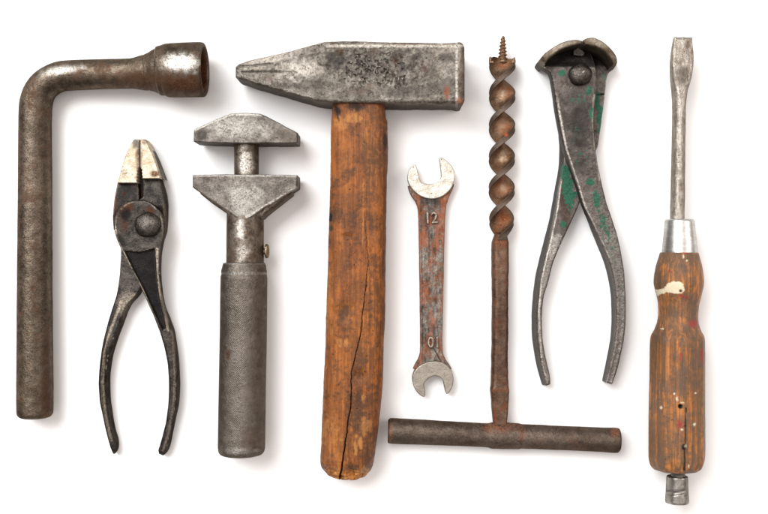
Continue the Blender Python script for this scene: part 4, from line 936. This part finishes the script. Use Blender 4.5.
def sd_white(px, py):
    r = 1 - sstep(-0.5, 0.5, poly_sd(px, py, splotch) + 2.4 * (fbm(px * 0.5, py * 0.5) - 0.5))
    r = r * (1 - spot(px, py, 680.6, 290.8, 1.7, 1.5, 0, 0.4, 0.3))
    for (x, y, a, bb) in ((683.4, 256, 1.0, 3), (686.6, 261, 1.2, 2), (685, 446, 1.8, 2.4), (694, 424.6, 1.8, 2.6), (681.8, 429.6, 1.5, 1.6), (661.2, 407.6, 1.2, 2), (674.4, 393.6, 1, 1.4), (677, 399, 1.2, 3.4), (681.6, 402.6, 2.4, 1), (695.3, 393, 1, 1), (662, 328.6, 2, 0.9), (688.7, 466, 1, 2)):
        r = np.maximum(r, 0.85 * spot(px, py, x, y, a * 0.8, bb * 0.65, 0, 0.5, 1.0, 0.6))
    return r
def sd_red(px, py):
    return np.maximum.reduce([spot(px, py, 693.5, 324, 4, 4.4, 0, 0.6, 0.6), 0.9 * spot(px, py, 680.6, 357, 1.8, 5, 8, 0.5, 0.6), 0.8 * spot(px, py, 702, 355, 1.6, 8, 0, 0.5, 0.5), 0.9 * spot(px, py, 680, 424, 3, 4, 0, 0.6, 0.5), spot(px, py, 685.6, 252.8, 2.2, 1.2, 0, 0.5, 0.2), 0.8 * spot(px, py, 682, 296, 2.6, 2, 0, 0.5, 0.5), 0.7 * spot(px, py, 687, 298, 2, 1.6, 0, 0.5, 0.5), 0.8 * spot(px, py, 669.3, 271, 1.4, 1.4, 0, 0.5, 0.3)])
sd_crack = [(686, 408), (685.4, 420), (685.3, 443), (684.6, 452), (685, 460), (684.4, 470)]
def sd_dark(px, py):
    d, q = line_d(px, py, sd_crack)
    r = 0.95 * (1 - sstep(0.3, np.interp(q, [0, 0.5, 0.75, 1], [0.8, 0.9, 2.0, 2.4]), d))
    for (x, y, a, bb, v) in ((680.3, 406.4, 2.5, 2.5, 1), (684.4, 446.4, 2.6, 3, .95), (685.2, 426, 1.2, 1.4, .9), (664, 322, 8, 9, .55), (672, 333, 12, 4, .5), (655, 440, 4, 24, .6), (664, 300, 6, 8, .4), (672, 262, 10, 6, .35), (698, 270, 4, 16, .3), (659, 466, 8, 5, .6), (696, 466, 6, 4, .5), (690, 310, 4, 12, .35), (665, 365, 3, 30, .35), (697, 420, 3, 40, .3)):
        r = np.maximum(r, v * spot(px, py, x, y, a, bb, 0, 0.4 if v > .9 else 0.7, 0.15 if v > .9 else 0.6))
    return r
def sd_black(px, py):
    d, q = line_d(px, py, sd_crack)
    r = 0.9 * (1 - sstep(0.2, np.interp(q, [0, 0.5, 0.7, 0.8, 1], [0.5, 0.7, 1.2, 1.7, 2.0]), d))
    r = np.maximum(r, 1 - sstep(1.6, 2.6, np.hypot(px - 680.3, py - 406.4)))
    r = np.maximum(r, spot(px, py, 684.0, 447.4, 2.2, 2.8, 0, 0.4, 0.3)) * (1 - spot(px, py, 685.2, 445.6, 1.5, 1.8, 0, 0.4, 0.2))
    r = np.maximum(r, 0.7 * spot(px, py, 680.8, 290.8, 1.9, 1.6, 0, 0.5, 0.6))
    return np.maximum(r, 0.9 * spot(px, py, 685.3, 426, 1.2, 1.4, 0, 0.4, 0.2))
def sd_r(th, x, y):
    r = facet(th, x, y)
    # sunk hole and split (on the upper side, seen from above)
    zz = ZC + 27 * np.sin(th); fc = (H - ZC) / H; ff = (H - zz) / H
    cx = 384 + ((x - 384) * fc - 27 * np.cos(th)) / ff; y = 257 + (y - 257) * fc / ff
    up = np.sin(th) > 0
    d, q = line_d(cx, y, sd_crack)
    r = r - np.where(up, 0.055 * (1 - sstep(0.2, np.interp(q, [0, .5, .75, 1], [0.9, 1.0, 1.8, 2.2]), d)), 0)
    r = r - np.where(up, 0.16 * (1 - sstep(1.2, 2.4, np.hypot(cx - 680.3, y - 406.4))), 0) - np.where(up, 0.1 * (1 - sstep(1, 2.4, np.hypot(cx - 684.6, y - 446.2))), 0)
    return r
tube("handle", t, M_sdwood, [
    (679.6, 252.4, ZC, 16.5, 16.5), (679.6, 252.8, ZC, 18.1, 18.1), (679.3, 258, ZC, 20.0, 20.0), (678.9, 270, ZC, 23.0, 23.0), (678.6, 282, ZC, 24.2, 24.2), (678.7, 294, ZC, 22.0, 22.0), (678.4, 304, ZC, 19.8, 19.8), (678.1, 314, ZC, 19.2, 19.2), (677.8, 322, ZC, 19.9, 19.9), (677.6, 330, ZC, 22.6, 22.6), (677.5, 336, ZC, 25.8, 25.8),
    (677.4, 342, ZC, 26.6, 26.6), (677.3, 360, ZC, 26.8, 26.8), (677, 400, ZC, 27.2, 27.2), (676.9, 430, ZC, 27.5, 27.5), (676.8, 456, ZC, 27.4, 27.4), (676.8, 462, ZC, 26.6, 26.6), (676.9, 466.4, ZC, 24.6, 24.6), (677, 469.2, ZC, 20.6, 20.6), (677, 470, ZC, 14, 14)],
    ds=0.6, m=200, rfun=sd_r, masks={'white': sd_white, 'red': sd_red, 'dark': sd_dark, 'black': sd_black}, jitter=0.02, sharp=65)
tube("tang", t, M_cap, [(678, 466, ZC, 7.0, 7.0), (678, 478, ZC, 7.0, 7.0)], ds=1, m=32, masks={'dark': lambda px, py: 0.8 * spot(px, py, 678, 472, 9, 5, 0, 0.5, 0.3)})
def capr(th, x, y):
    notch = (1 - sstep(0.8, 2.6, np.abs(y - 490 - 2.2 * np.cos(th)))) * sstep(0.2, 0.6, np.sin(th + 0.5))
    return 1 - 0.12 * notch + 0.012 * np.cos(6 * th)
tube("end_nut", t, M_cap, [(677.2, 476, ZC, 8.4, 8.4), (677.2, 476.1, ZC, 10.1, 10.1), (677.2, 477, ZC, 10.5, 10.5), (677.1, 486, ZC, 10.7, 10.7), (677, 500.6, ZC, 11.6, 11.6), (677, 502.4, ZC, 11.2, 11.2), (677, 502.8, ZC, 9.6, 9.6)], ds=0.5, m=56, interp=lin, rfun=capr, sharp=60,
     masks={'dark': lambda px, py: np.maximum(0.6 * (1 - sstep(0.4, 1.6, np.abs(py - 489.6 - 0.12 * (677 - px)))) * (px < 684), 0.4 * spot(px, py, 686, 492, 2, 6, 0, 0.6, 0.5))})
